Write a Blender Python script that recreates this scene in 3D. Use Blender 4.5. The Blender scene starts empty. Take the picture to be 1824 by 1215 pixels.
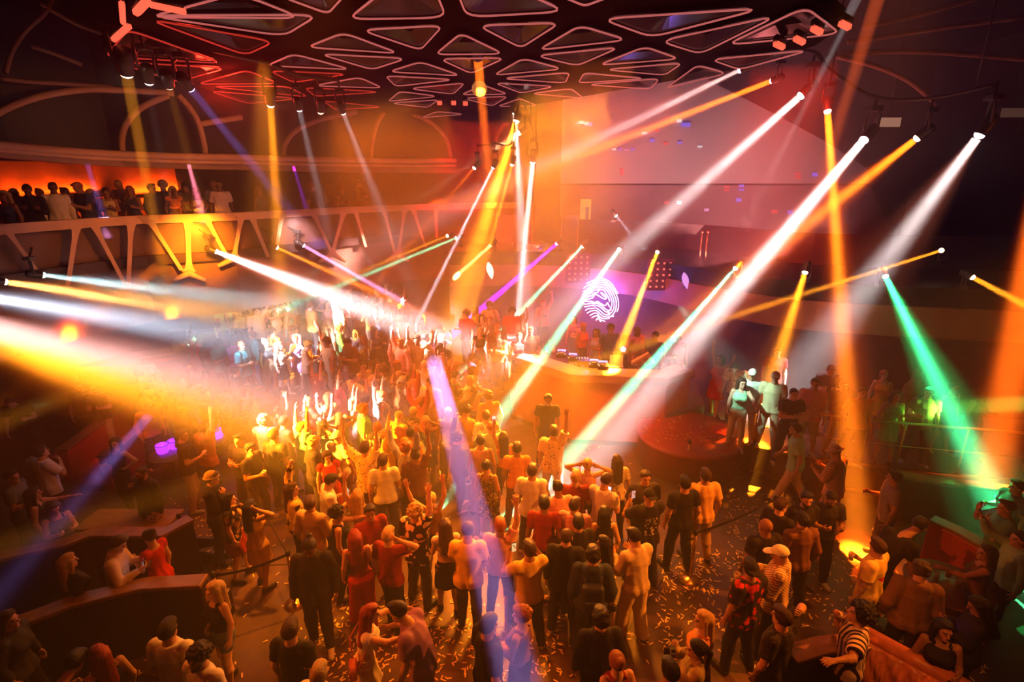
import bpy, math, random
import numpy as np
from mathutils import Vector, Matrix

scene = bpy.context.scene
COL = scene.collection
rnd = random.Random(11)

# ---------------------------------------------------------------- camera: on the club's upper level, looking down over the floor
FOC, PITCH, EYE = 940.0, math.radians(17), 6.5
cam = bpy.data.objects.new('camera', bpy.data.cameras.new('camera')); COL.objects.link(cam)
cam.location = (0, 0, EYE); cam.rotation_euler = (math.radians(90) - PITCH, 0, 0)
cam.data.sensor_width = 36; cam.data.lens = FOC / 1824 * 36; cam.data.clip_start = .05; cam.data.clip_end = 200
scene.camera = cam

def ray(px, py):
    x, y = (px - 912) / FOC, (607.5 - py) / FOC
    c, s = math.cos(PITCH), math.sin(PITCH)
    return Vector((x, c + y * s, -s + y * c))
def G(px, py, z=0.):
    """Where the sight line through a photo pixel meets the level z."""
    d = ray(px, py); return Vector((0, 0, EYE)) + d * ((z - EYE) / d.z)
def A(px, py, Y):
    """Where it meets the upright plane at the distance Y."""
    d = ray(px, py); return Vector((0, 0, EYE)) + d * (Y / d.y)
def depth(p):
    return p.y * math.cos(PITCH) - (p.z - EYE) * math.sin(PITCH)

# ---------------------------------------------------------------- exposure, haze in the air of the whole room
vs = scene.view_settings
vs.view_transform = 'Standard'; vs.look = 'None'; vs.gamma = 1; vs.use_curve_mapping = False; vs.exposure = -0.1
scene.cycles.max_bounces = 5; scene.cycles.diffuse_bounces = 2; scene.cycles.glossy_bounces = 3; scene.cycles.transmission_bounces = 4
scene.cycles.volume_bounces = 0; scene.cycles.transparent_max_bounces = 6; scene.cycles.sample_clamp_indirect = 3
HAZE = .042
world = bpy.data.worlds.new('club_air'); scene.world = world; world.use_nodes = True
wt = world.node_tree; wt.nodes['Background'].inputs[1].default_value = 0
vsn = wt.nodes.new('ShaderNodeVolumeScatter'); vsn.inputs['Density'].default_value = .014; vsn.inputs['Anisotropy'].default_value = .1
wt.links.new(vsn.outputs[0], wt.nodes['World Output'].inputs['Volume'])

# the smoke hangs thicker over the floor and the stage than by the viewer's gallery
hm = bpy.data.meshes.new('haze'); hm.from_pydata([(x, y, z) for z in (.01, 11.5) for y in (7.6, 25.3) for x in (-18.5, 18.3)], [], [(0, 2, 3, 1), (4, 5, 7, 6), (0, 1, 5, 4), (2, 6, 7, 3), (0, 4, 6, 2), (1, 3, 7, 5)])
haze = bpy.data.objects.new('haze', hm); COL.objects.link(haze); haze['kind'] = 'stuff'
hz = bpy.data.materials.new('smoke'); hz.use_nodes = True; hz.node_tree.nodes.clear(); hm.materials.append(hz)
hv, ho = hz.node_tree.nodes.new('ShaderNodeVolumeScatter'), hz.node_tree.nodes.new('ShaderNodeOutputMaterial'); hv.inputs['Density'].default_value = HAZE - .014; hv.inputs['Anisotropy'].default_value = .1
hz.node_tree.links.new(hv.outputs[0], ho.inputs['Volume']); hz.cycles.volume_sampling = 'EQUIANGULAR'

WHITE, PINKW, AMBER, YEL, ORANGE, RED = (1, .86, .84), (1, .6, .58), (1, .21, .008), (1, .33, .012), (1, .15, .006), (1, .03, .012)
GREEN, MINT, PURPLE, VIOLET, PINK, BLUEW, GREY = (.05, 1, .34), (.10, 1, .50), (.5, .03, 1), (.42, .28, 1), (1, .25, .6), (.75, .82, 1), (.85, .7, .72)

def spot(name, loc, to, deg, watts, col, soft=.1, blend=.6, parent=None):
    l = bpy.data.lights.new(name, 'SPOT'); l.energy = watts; l.color = col; l.spot_size = math.radians(deg); l.spot_blend = blend; l.shadow_soft_size = soft
    o = bpy.data.objects.new(name, l); COL.objects.link(o)
    o.location = loc; o.rotation_mode = 'QUATERNION'; o.rotation_quaternion = (Vector(to) - Vector(loc)).to_track_quat('-Z', 'Y')
    return o
def area(name, loc, to, size, watts, col, spread=180):
    l = bpy.data.lights.new(name, 'AREA'); l.shape = 'RECTANGLE'; l.size, l.size_y = size; l.energy = watts; l.color = col; l.spread = math.radians(spread)
    o = bpy.data.objects.new(name, l); COL.objects.link(o)
    o.location = loc; o.rotation_mode = 'QUATERNION'; o.rotation_quaternion = (Vector(to) - Vector(loc)).to_track_quat('-Z', 'Y')
    return o
def shaft(name, loc, d, width, spread, watts, col):
    l = bpy.data.lights.new(name, 'AREA'); l.shape = 'DISK'; l.size = width; l.spread = spread; l.energy = watts; l.color = col
    o = bpy.data.objects.new(name, l); COL.objects.link(o); o.location = loc; o.rotation_mode = 'QUATERNION'; o.rotation_quaternion = d.to_track_quat('-Z', 'Y'); return o
def point(name, loc, watts, col, soft=.1):
    l = bpy.data.lights.new(name, 'POINT'); l.energy = watts; l.color = col; l.shadow_soft_size = soft
    o = bpy.data.objects.new(name, l); COL.objects.link(o); o.location = loc; return o

# washes, keys and fills added without fixtures; also red floods and local spots
DEEP = (1, .17, .008)
area('amber_wash', (1.2, 13.2, 8.2), (-.5, 8.4, .8), (2, 1), 620, (1, .26, .012), 58)  # unseen panels, this and the next, added to light crowd and haze
area('orange_wash', (-3.2, 15.2, 8.0), (-2.4, 10.6, 1), (3, 1.5), 420, DEEP, 58)
spot('unseen_top_light', (3.6, 5.4, 9.8), (3.3, 7.0, 0), 36, 1500, (1, .20, .01), .06, .9)  # unseen overhead spots added for light on shoulders and hair
spot('unseen_top_light', (-2.0, 5.8, 9.8), (-1.7, 7.2, 0), 34, 1500, (1, .15, .01), .06, .9)
spot('unseen_top_light', (.6, 6.6, 9.8), (.3, 8.4, 0), 36, 2400, (1, .24, .012), .06, .9)
spot('unseen_side_key', (10.5, 5.4, 7.4), (1.0, 6.9, .4), 36, 9500, (1, .21, .012), .08, .9)  # unseen spots added from both sides to shape the crowd
spot('unseen_side_key', (-9.6, 5.2, 6.4), (2.2, 5.9, .2), 34, 4200, (1, .14, .008), .08, .9)
spot('floor_pool', (2.2, 8.2, 8.3), (2.15, 6.6, 0), 12, 1300, (1, .28, .012), .12, .6)
spot('floor_pool', (-3.9, 9.2, 8.3), (-3.75, 7.1, 0), 20, 6500, (1, .26, .012), .12, .7)
for bx, by, tx in ((-.1, 13.4, -2.2), (.7, 12.7, -1.0), (1.6, 12.0, .6)): area('booth_fill', (bx, by, 2.25), (tx, by - 5, 1.4), (.5, .25), 100, (1, .25, .012), 55)  # added fill towards the crowd; the booth carries no such lamps
area('red_fill', (-1.0, 4.0, 9.2), (-.6, 8.5, .8), (4, 2), 55, (1, .028, .012), 120)  # unseen red fill added to tint the shadows
area('screen_wash', (7.2, 18.6, 4.9), (7.6, 23, 7.6), (9, .6), 240, (1, .42, .43), 110)
area('tier_glow', (6.5, 15.2, 4.25), (6.3, 15.5, 9), (4, .6), 210, (1, .20, .20), 150)
area('stage_wash', (2.2, 12.5, 8.3), (2.0, 17, 2.0), (3, 1), 330, (1, .11, .09), 70)
area('tier_wash', (5.2, 11.8, 8.2), (7.0, 14, 3.2), (2, 1), 36, (1, .16, .05), 70)
area('booth_wash', (1.2, 9.6, 8.3), (2.2, 12.4, 1.2), (1.5, 1), 90, (1, .17, .006), 36)
area('back_red', (-1.0, 19.4, 8.4), (-1.2, 20.2, 3.0), (2.5, .6), 480, RED, 70)
area('corner_red', (5.4, 11.2, 8.5), (6.6, 14, 6.5), (1.5, .4), 170, RED, 55)
area('canopy_red', (-6.2, 12.0, 8.3), (-4.0, 10.6, 8.75), (.6, .6), 60, RED, 150)
spot('balcony_spot', A(350, 404, 10.6), A(356, 442, 14.4), 32, 9500, (1, .27, .01), .1, 1)
area('arch_wash', (-5.0, 12.5, 8.3), (-9.5, 15.5, 7.4), (1, .5), 20, (1, .26, .08), 100)
spot('balcony_spot', A(520, 395, 13.0), A(530, 432, 18.0), 22, 3000, PINKW, .1, .7)
spot('truss_wash', (-1.5, 9.5, 7.8), (-8.5, 13.2, 4.9), 42, 2200, (1, .25, .03), .3, 1)
spot('deck_spot', (3.2, 9.9, 4.2), G(1328, 688, 2.1), 24, 1300, (.55, 1, .8), .05, .6)
spot('terrace_spot', A(575, 470, 14.8), G(492, 548, 2.6), 22, 500, MINT, .05, .6)
spot('terrace_spot', A(540, 480, 13.6), G(478, 616, 2.0), 13, 420, MINT, .05, .6)
spot('glare_spot', A(640, 440, 14.8), G(752, 598, 2.2), 16, 900, WHITE, .05, .6)
point('sign_glow', A(1068, 535, 16.3), 170, (.26, .08, 1), .3)
area('sign_backlight', A(1068, 535, 16.8), A(1068, 520, 18), (.7, .7), 120, (.25, .06, 1), 150)

# ---------------------------------------------------------------- materials
MATS = {}
def mat(name, col, rough=.6, metal=0., noise=0., scale=8., bump=0., emit=None, power=0., spec=.5, alpha=1., trans=0.):
    if name in MATS: return MATS[name]
    m = MATS[name] = bpy.data.materials.new(name); m.use_nodes = True
    n, l = m.node_tree.nodes, m.node_tree.links; b = n['Principled BSDF']
    b.inputs['Base Color'].default_value = (*col, 1); b.inputs['Roughness'].default_value = rough; b.inputs['Metallic'].default_value = metal
    b.inputs['Specular IOR Level'].default_value = spec; b.inputs['Alpha'].default_value = alpha; b.inputs['Transmission Weight'].default_value = trans
    if emit: b.inputs['Emission Color'].default_value = (*emit, 1); b.inputs['Emission Strength'].default_value = power
    if noise or bump:
        t = n.new('ShaderNodeTexCoord'); x = n.new('ShaderNodeTexNoise'); x.inputs['Scale'].default_value = scale; x.inputs['Detail'].default_value = 4
        l.new(t.outputs['Object'], x.inputs['Vector'])
        if noise:
            r = n.new('ShaderNodeValToRGB'); r.color_ramp.elements[0].position = .3; r.color_ramp.elements[1].position = .7
            r.color_ramp.elements[0].color = (*[c * (1 - noise) for c in col], 1); r.color_ramp.elements[1].color = (*[min(1, c * (1 + noise)) for c in col], 1)
            l.new(x.outputs[0], r.inputs[0]); l.new(r.outputs[0], b.inputs['Base Color'])
        if bump:
            u = n.new('ShaderNodeBump'); u.inputs['Strength'].default_value = bump; u.inputs['Distance'].default_value = .03
            l.new(x.outputs[0], u.inputs['Height']); l.new(u.outputs[0], b.inputs['Normal'])
    return m

def cloth_mat(name, kind, rough=.8):
    """Cloth, skin, hair: the colour is the object's own; a woven, printed or strand pattern is mixed in."""
    m = MATS[name] = bpy.data.materials.new(name); m.use_nodes = True
    n, l = m.node_tree.nodes, m.node_tree.links; b = n['Principled BSDF']; b.inputs['Roughness'].default_value = rough; b.inputs['Specular IOR Level'].default_value = .25
    oi = n.new('ShaderNodeObjectInfo'); tc = n.new('ShaderNodeTexCoord')
    mix = n.new('ShaderNodeMix'); mix.data_type = 'RGBA'; l.new(oi.outputs['Color'], mix.inputs['A']); l.new(mix.outputs['Result'], b.inputs['Base Color'])
    def math_(op, a, v=None):
        q = n.new('ShaderNodeMath'); q.operation = op; l.new(a, q.inputs[0])
        if v is not None:
            if hasattr(v, 'links'): l.new(v, q.inputs[1])
            else: q.inputs[1].default_value = v
        return q.outputs[0]
    dark, fac = (.02, .015, .015), None
    if kind in ('plain', 'skin', 'hair'):
        x = n.new('ShaderNodeTexNoise'); x.inputs['Scale'].default_value = {'plain': 9, 'skin': 14, 'hair': 30}[kind]; l.new(tc.outputs['Object'], x.inputs['Vector'])
        fac = math_('MULTIPLY', x.outputs[0], {'plain': .22, 'skin': .12, 'hair': .6}[kind])
        u = n.new('ShaderNodeBump'); u.inputs['Strength'].default_value = {'plain': .5, 'skin': .05, 'hair': .7}[kind]; u.inputs['Distance'].default_value = .02
        x2 = n.new('ShaderNodeTexNoise'); x2.inputs['Scale'].default_value = {'plain': 7, 'skin': 40, 'hair': 60}[kind]; x2.inputs['Distortion'].default_value = 1.2
        l.new(tc.outputs['Object'], x2.inputs['Vector']); l.new(x2.outputs[0], u.inputs['Height']); l.new(u.outputs[0], b.inputs['Normal'])
        dark = {'plain': (.01, .008, .008), 'skin': (.35, .12, .08), 'hair': (.005, .004, .003)}[kind]
    elif kind in ('leaf', 'floral', 'dots', 'camo'):
        x = n.new('ShaderNodeTexVoronoi'); x.inputs['Scale'].default_value = {'leaf': 11, 'floral': 17, 'dots': 34, 'camo': 9}[kind]
        if kind != 'dots':
            d = n.new('ShaderNodeTexNoise'); d.inputs['Scale'].default_value = 6; l.new(tc.outputs['Object'], d.inputs['Vector'])
            mv = n.new('ShaderNodeMix'); mv.data_type = 'RGBA'; mv.inputs['Factor'].default_value = .18; l.new(tc.outputs['Object'], mv.inputs['A']); l.new(d.outputs['Color'], mv.inputs['B']); l.new(mv.outputs['Result'], x.inputs['Vector'])
        else: l.new(tc.outputs['Object'], x.inputs['Vector'])
        fac = math_('GREATER_THAN' if kind in ('leaf', 'dots') else 'LESS_THAN', x.outputs['Distance'], {'leaf': .42, 'floral': .25, 'dots': .42, 'camo': .38}[kind])
        if kind == 'floral': dark = (.12, .07, .04)
    elif kind in ('stripes', 'check', 'tiger'):
        sp = n.new('ShaderNodeSeparateXYZ'); l.new(tc.outputs['Object'], sp.inputs[0])
        f = {'stripes': 95, 'check': 150, 'tiger': 60}[kind]
        s1 = math_('SINE', math_('MULTIPLY', sp.outputs['X'], f))
        if kind == 'stripes': fac = math_('GREATER_THAN', s1, .15)
        else: fac = math_('GREATER_THAN', math_('MULTIPLY', s1, math_('SINE', math_('MULTIPLY', sp.outputs['Z'], f))), 0)
        if kind == 'check': dark = (.25, .16, .09)
    elif kind == 'print':   # a plain tee with a drawn print across the back
        sp = n.new('ShaderNodeSeparateXYZ'); l.new(tc.outputs['Object'], sp.inputs[0])
        ax = math_('ABSOLUTE', sp.outputs['X']); az = math_('ABSOLUTE', math_('SUBTRACT', math_('ADD', sp.outputs['Z'], math_('MULTIPLY', sp.outputs['X'], .35)), 1.2))
        w = n.new('ShaderNodeTexNoise'); w.inputs['Scale'].default_value = 45; l.new(tc.outputs['Object'], w.inputs['Vector'])
        e = math_('ADD', math_('MULTIPLY', ax, .36), math_('ADD', az, math_('MULTIPLY', w.outputs[0], .02)))
        fac = math_('MULTIPLY', math_('LESS_THAN', e, .058), math_('LESS_THAN', sp.outputs['Y'], 0)); dark = (.6, .02, .01)
    elif kind == 'sketch':  # a black tee with a pale drawing on the back
        sp = n.new('ShaderNodeSeparateXYZ'); l.new(tc.outputs['Object'], sp.inputs[0])
        ax = math_('ABSOLUTE', sp.outputs['X']); az = math_('ABSOLUTE', math_('SUBTRACT', sp.outputs['Z'], 1.18))
        w = n.new('ShaderNodeTexNoise'); w.inputs['Scale'].default_value = 26; w.inputs['Detail'].default_value = 6; l.new(tc.outputs['Object'], w.inputs['Vector'])
        fac = math_('MULTIPLY', math_('MULTIPLY', math_('LESS_THAN', ax, .1), math_('LESS_THAN', az, .15)), math_('MULTIPLY', math_('GREATER_THAN', w.outputs[0], .54), math_('LESS_THAN', sp.outputs['Y'], 0))); dark = (.5, .45, .35)
    mix.inputs['B'].default_value = (*dark, 1)
    l.new(fac, mix.inputs['Factor'])
    return m

# ---------------------------------------------------------------- building helpers
def link(name, me, materials=(), parent=None, loc=None):
    for m in materials if isinstance(materials, (list, tuple)) else [materials]: me.materials.append(m)
    o = bpy.data.objects.new(name, me); COL.objects.link(o)
    if parent: o.parent = parent
    if loc is not None: o.location = loc
    return o
def tag(o, label, cat, group=None):
    o['label'] = label; o['category'] = cat
    if group: o['group'] = group
    return o
def empty(name, loc, rz=0.):
    o = bpy.data.objects.new(name, None); COL.objects.link(o); o.location = loc; o.rotation_euler = (0, 0, rz); o.empty_display_size = .1; return o
def structure(o): o['kind'] = 'structure'; return o

class MB:
    """Collects faces for one mesh."""
    def __init__(s): s.v, s.f, s.sm = [], [], []
    def add(s, V, F, smooth=False):
        k = len(s.v); s.v += [tuple(p) for p in V]; s.f += [[i + k for i in f] for f in F]; s.sm += [smooth] * len(F); return s
    def box(s, lo, hi, M=None):
        V = [Vector((x, y, z)) for z in (lo[2], hi[2]) for y in (lo[1], hi[1]) for x in (lo[0], hi[0])]
        if M: V = [M @ p for p in V]
        return s.add(V, [(0, 2, 3, 1), (4, 5, 7, 6), (0, 1, 5, 4), (2, 6, 7, 3), (0, 4, 6, 2), (1, 3, 7, 5)])
    def prism(s, poly, z0, z1):
        n = len(poly); V = [(p[0], p[1], z0) for p in poly] + [(p[0], p[1], z1) for p in poly]
        return s.add(V, [list(range(n))[::-1], list(range(n, 2 * n))] + [(i, (i + 1) % n, n + (i + 1) % n, n + i) for i in range(n)])
    def tube(s, pts, r, n=8, closed=False):
        P = [Vector(p) for p in pts]; m = len(P); rs = r if isinstance(r, (list, tuple)) else [r] * m; V = []
        up = None
        for i, p in enumerate(P):
            d = (P[(i + 1) % m] if closed or i < m - 1 else p) - (P[i - 1] if closed or i > 0 else p); d.normalize()
            if up is None: up = d.orthogonal().normalized()
            up = (up - d * up.dot(d)).normalized(); w = d.cross(up)
            V += [p + (up * math.cos(a) + w * math.sin(a)) * rs[i] for a in [6.28318 * k / n for k in range(n)]]
        F = [(i * n + k, i * n + (k + 1) % n, ((i + 1) % m) * n + (k + 1) % n, ((i + 1) % m) * n + k) for i in range(m if closed else m - 1) for k in range(n)]
        if not closed: F += [list(range(n))[::-1], [(m - 1) * n + k for k in range(n)]]
        return s.add(V, F, True)
    def lathe(s, prof, n=20, M=None):
        V = [Vector((r * math.cos(6.28318 * k / n), r * math.sin(6.28318 * k / n), z)) for r, z in prof for k in range(n)]
        if M: V = [M @ p for p in V]
        m = len(prof)
        return s.add(V, [(i * n + k, i * n + (k + 1) % n, (i + 1) * n + (k + 1) % n, (i + 1) * n + k) for i in range(m - 1) for k in range(n)] + [list(range(n))[::-1], [(m - 1) * n + k for k in range(n)]], True)
    def wall(s, pts, z0, z1, t=.1):
        """An upright band of thickness t along the plan path pts; z0 and z1 may be lists."""
        P = [Vector((p[0], p[1])) for p in pts]; m = len(P)
        a = z0 if isinstance(z0, (list, tuple)) else [z0] * m; b = z1 if isinstance(z1, (list, tuple)) else [z1] * m; V = []
        for i, p in enumerate(P):
            d = (P[min(i + 1, m - 1)] - P[max(i - 1, 0)]).normalized(); nrm = Vector((-d.y, d.x)) * t
            q = p + nrm
            V += [(p.x, p.y, a[i]), (q.x, q.y, a[i]), (q.x, q.y, b[i]), (p.x, p.y, b[i])]
        F = [(4 * i + k, 4 * i + (k + 1) % 4, 4 * i + 4 + (k + 1) % 4, 4 * i + 4 + k) for i in range(m - 1) for k in range(4)] + [(3, 2, 1, 0), (4 * m - 4, 4 * m - 3, 4 * m - 2, 4 * m - 1)]
        return s.add(V, F)
    def build(s, name, materials, parent=None, loc=None, bevel=0.):
        me = bpy.data.meshes.new(name); me.from_pydata(s.v, [], s.f); me.polygons.foreach_set('use_smooth', s.sm); me.update()
        o = link(name, me, materials, parent, loc)
        if bevel:
            b = o.modifiers.new('bevel', 'BEVEL'); b.width = bevel; b.segments = 2; b.limit_method = 'ANGLE'
        return o
def local(o, pts): return [Vector(p) - o.location for p in pts]
def smooth_path(pts, n=6):
    P = [Vector(p) for p in pts]; out = []
    for i in range(len(P) - 1):
        a, b, c, d = P[max(i - 1, 0)], P[i], P[i + 1], P[min(i + 2, len(P) - 1)]
        for k in range(n):
            t = k / n
            out.append(.5 * ((2 * b) + (c - a) * t + (2 * a - 5 * b + 4 * c - d) * t * t + (3 * b - a - 3 * c + d) * t ** 3))
    return out + [P[-1]]

M_FLOOR = mat('dark_wood_floor', (.085, .044, .028), .4, 0, .35, 3, .15)
M_DECK = mat('stage_deck', (.10, .06, .05), .5, 0, .25, 5)
M_WALL = mat('dark_plaster', (.06, .035, .03), .85, 0, .3, 2)
M_BLACK = mat('black_paint', (.012, .011, .011), .45)
M_GLOSS = mat('black_gloss', (.014, .009, .009), .7, 0, 0, 1, 0, spec=.0)
M_BRASS = mat('brass', (.75, .5, .2), .28, 1)
M_CREAM = mat('cream_plaster', (.72, .45, .26), .6, 0, .12, 3)
M_FASCIA = mat('bronze_panel', (.30, .17, .10), .5, 0, .15, 4)
M_SCREEN = mat('pale_screen', (.62, .52, .52), .7, 0, .06, 1.2)
M_LEATHER = mat('dark_leather', (.022, .011, .009), .42, 0, .2, 14, .25)
M_RUST = mat('rust_leather', (.52, .16, .06), .38, 0, .18, 10, .3)
M_REDSEAT = mat('red_leather', (.42, .05, .035), .42, 0, .15, 10, .3)
M_TOP = mat('table_wood', (.22, .10, .05), .3, 0, .25, 9)
M_STEEL = mat('steel', (.55, .53, .52), .3, 1)
M_GLASS = mat('clear_glass', (.95, .95, .95), .05, 0, trans=.0, alpha=.16, spec=.9)

# ---------------------------------------------------------------- the room
XB = [-300, 0, 130, 250, 420, 640, 750, 960]; YB = [7.6, 10.55, 11.92, 13.26, 14.6, 17.77, 19.42, 21.0]
def yb(px): return float(np.interp(px, XB, YB))

structure(MB().prism([(-19, -3), (19, -3), (19, 26), (-19, 26)], -.12, 0).build('floor', M_FLOOR))
structure(MB().prism([(-19, -3), (19, -3), (19, 26), (-19, 26)], 11.6, 11.8).build('ceiling', M_BLACK))
structure(MB().prism([(-19, 25.4), (19, 25.4), (19, 26), (-19, 26)], 0, 11.6).build('wall_back', M_WALL))
structure(MB().prism([(18.4, -3), (19, -3), (19, 25.4), (18.4, 25.4)], 0, 11.6).build('wall_right', M_WALL))
bal = [Vector((p.x, p.y)) for p in [G(x, y, 5.66) for x, y in [(-150, 412), (0, 400), (130, 391), (250, 384), (420, 379), (640, 368), (750, 364)]]] + [Vector((.2, 21.0))]
bal = [Vector((-11.2, 6.5))] + bal
def off(path, d):
    out = []
    for i, p in enumerate(path):
        t = (path[min(i + 1, len(path) - 1)] - path[max(i - 1, 0)]).normalized(); out.append(p + Vector((-t.y, t.x)) * d)
    return out
def on_balcony(px, py, o=0.):
    """Where a sight line meets the balcony's upright curved front, set back by o."""
    d = ray(px, py); P = off(bal, o)
    for a, b in zip(P, P[1:]):
        e = b - a; det = d.x * -e.y + d.y * e.x
        if abs(det) < 1e-9: continue
        t = (a.x * -e.y + a.y * e.x) / det; u = (d.x * a.y - d.y * a.x) / det
        if t > 0 and -.001 <= u <= 1.001: return Vector((0, 0, EYE)) + d * t
    return A(px, py, yb(px) + o)
structure(MB().wall(off(bal, 4.6), 0, 11.6, .3).build('wall_left', M_WALL))
lower = off(bal, 3.0)
structure(MB().prism([(-15.5, 12.6), (-8.8, 13.0), (-5.2, 14.2), (-3.0, 15.6), (-2.3, 17.4), (-2.2, 22), (-15.5, 22)], 0, .5).build('floor_terrace', M_DECK))
structure(MB().prism([(-15.5, 14.9), (-9.6, 15.2), (-6.2, 16.2), (-4.2, 17.8), (-3.3, 22), (-15.5, 22)], .5, 1.1).build('floor_upper_terrace', M_DECK))

# the balcony: slab, openwork front of slender slanted struts, parapet cap
bal_o = structure(empty('balcony', (-9, 12, 4.5)))
def bpart(mb, name, m, **k):
    mb.v = [tuple(Vector(p) - bal_o.location) for p in mb.v]; return mb.build(name, m, bal_o, **k)
slab = MB(); front, rear = off(bal, .16), off(bal, 4.6); slab.prism([tuple(p) for p in front] + [tuple(p) for p in rear[::-1]], 4.42, 4.66); bpart(slab, 'slab', M_WALL)
bpart(MB().wall(off(bal, .0), 5.46, 5.66, .2), 'parapet_cap', M_CREAM)
M_INNER = mat('inner_panel', (.17, .085, .05), .6, 0, .2, 3)
bpart(MB().wall(off(bal, .32), 4.64, 5.42, .06), 'inner_panel', M_INNER)
bpart(MB().wall(off(bal, .5), 2.9, 4.44, .06), 'skirt_panel', M_INNER)
def strut(x0, y0, x1, y1, w, foot=False):
    """A slender strut in the balcony's front surface, flaring into the cap above (and into a foot below)."""
    n = 14; L, R = [], []
    for i in range(n + 1):
        t = i / n; x, y = x0 + (x1 - x0) * t, y0 + (y1 - y0) * t
        ww = w * (1 + 3.2 * math.exp(-t / .10) + (1.8 * math.exp(-(1 - t) / .07) if foot else 0))
        L.append((x - ww / 2, y)); R.append((x + ww / 2, y))
    V = []
    for pts in (L, R):
        for d in (-.02, .12): V += [on_balcony(x, y, d) for x, y in pts]
    k = n + 1; mb = MB(); F = []
    for i in range(n): F += [(i, i + 1, 2 * k + i + 1, 2 * k + i), (k + i, 3 * k + i, 3 * k + i + 1, k + i + 1), (i, k + i, k + i + 1, i + 1), (2 * k + i, 2 * k + i + 1, 3 * k + i + 1, 3 * k + i)]
    F += [(n, k + n, 3 * k + n, 2 * k + n)]
    bpart(mb.add(V, F), 'strut', M_CREAM)
for s_ in [(-120, 418, -60, 500, 9, 0), (8, 404, 64, 480, 9, 0), (138, 394, 121, 508, 9, 0), (163, 392, 222, 505, 8, 0), (234, 388, 229, 506, 8, 0), (262, 386, 324, 482, 8, 0), (334, 384, 337, 484, 9, 1), (364, 383, 402, 452, 8, 0),
           (431, 381, 417, 458, 7, 1), (446, 380, 478, 458, 7, 0), (503, 377, 493, 440, 7, 0), (556, 375, 592, 452, 6, 0), (614, 372, 592, 452, 6, 1), (632, 371, 652, 440, 5, 0), (683, 368, 703, 450, 5, 0), (722, 367, 710, 450, 5, 1), (734, 366, 758, 440, 5, 0), (776, 364, 778, 424, 5, 0)]:
    strut(*s_)
for x, y in ((337, 486), (416, 460), (592, 452), (706, 452)):
    w = 34 * 13 / yb(x) * .9
    bpart(MB().tube([on_balcony(x - w, y + 14), on_balcony(x - w * .4, y + 6), on_balcony(x, y), on_balcony(x + w * .4, y + 6), on_balcony(x + w, y + 13)], [.05, .07, .1, .07, .05]), 'strut_foot', M_CREAM)
# the wall of the balcony bar, lit from a shelf; a dark curtain beside it
rear = off(bal, 4.3)
structure(MB().wall(rear[:6], 4.66, 7.1, .12).build('wall_balcony', mat('rust_relief', (.60, .16, .05), .75, 0, .45, 1.3, .9)))
structure(MB().wall(rear[5:], 4.66, 7.1, .12).build('wall_curtain', mat('dark_curtain', (.09, .025, .02), .8, 0, .4, 6, .5)))
shelf = off(bal, 4.0)
structure(MB().wall(shelf[:6], 6.02, 6.07, .3).build('trim_shelf', M_BLACK))
for i in range(5):
    a, b = shelf[i].lerp(rear[i], .55), shelf[i + 1].lerp(rear[i + 1], .55); c = a.lerp(b, .5); n_ = (rear[i] - shelf[i]).normalized()
    for z, e, dz in ((6.10, 55, .55), (5.98, 30, -.9)):
        o = area('shelf_light', (c.x, c.y, z), (c.x + n_.x * .25, c.y + n_.y * .25, z + dz), ((b - a).length, .03), e, (1, .17, .012), 150)
        d = (Vector((n_.x * .25, n_.y * .25, dz))).normalized(); x = Vector((b.x - a.x, b.y - a.y, 0)).normalized(); zz = -d; x = (x - zz * x.dot(zz)).normalized()
        o.rotation_mode = 'QUATERNION'; o.rotation_quaternion = Matrix((x, zz.cross(x), zz)).transposed().to_quaternion()
# cornice over the balcony and the arched ribs above it
def curve_strip(name, pts, r, offv, m):
    P = smooth_path([on_balcony(x, y, offv) for x, y in pts], 5); structure(MB().tube(P, r, 8).build(name, m))
cor = [(-150, 243), (0, 258), (110, 268), (215, 275), (330, 279), (440, 281), (560, 284), (700, 286), (812, 286)]
curve_strip('trim_1', cor, .085, .5, M_CREAM)
curve_strip('trim_2', [(x, y + 9) for x, y in cor], .05, .55, M_CREAM)
structure(MB().wall([(p.x, p.y) for p in [on_balcony(x, y, .6) for x, y in cor]], [on_balcony(x, y + 22, .6).z for x, y in cor], [on_balcony(x, y - 4, .6).z for x, y in cor], .3).build('trim_3', M_FASCIA))
structure(MB().wall(off(bal, 1.5), 6.9, 11.6, .2).build('wall_upper', M_BLACK))
ARCH = [[(-60, 235), (0, 199), (70, 172), (150, 160), (225, 161), (310, 166)], [(218, 270), (217, 245), (228, 215), (255, 190), (300, 170)], [(318, 170), (335, 188), (352, 215), (362, 250), (366, 274)], [(358, 221), (392, 215), (430, 209)],
        [(505, 280), (509, 256), (530, 231), (575, 212), (635, 200)], [(660, 283), (664, 250), (672, 220), (684, 201)], [(735, 203), (770, 220), (795, 248), (803, 282)], [(880, 262), (886, 240), (900, 222)],
        [(0, 140), (60, 146), (130, 150), (200, 155)], [(10, 130), (22, 90), (45, 55), (80, 22), (100, -20)], [(55, 82), (95, 95), (145, 115)], [(70, 5), (130, 40), (180, 60)]]
for i, a in enumerate(ARCH): curve_strip('trim_%d' % (i + 4), a, .075 if i < 8 else .05, 1.0, M_CREAM if i < 8 else M_FASCIA)
for i, a in enumerate([[(1490, 100), (1560, 118), (1620, 145), (1668, 185)], [(1500, 95), (1640, 92), (1824, 106), (1900, 120)], [(1510, 75), (1660, 52), (1824, 30)], [(1540, 48), (1660, 20), (1760, -10)]]):
    structure(MB().tube(smooth_path([A(x, y, 14) for x, y in a], 5), .06).build('trim_%d' % (i + 20), M_FASCIA))

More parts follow.
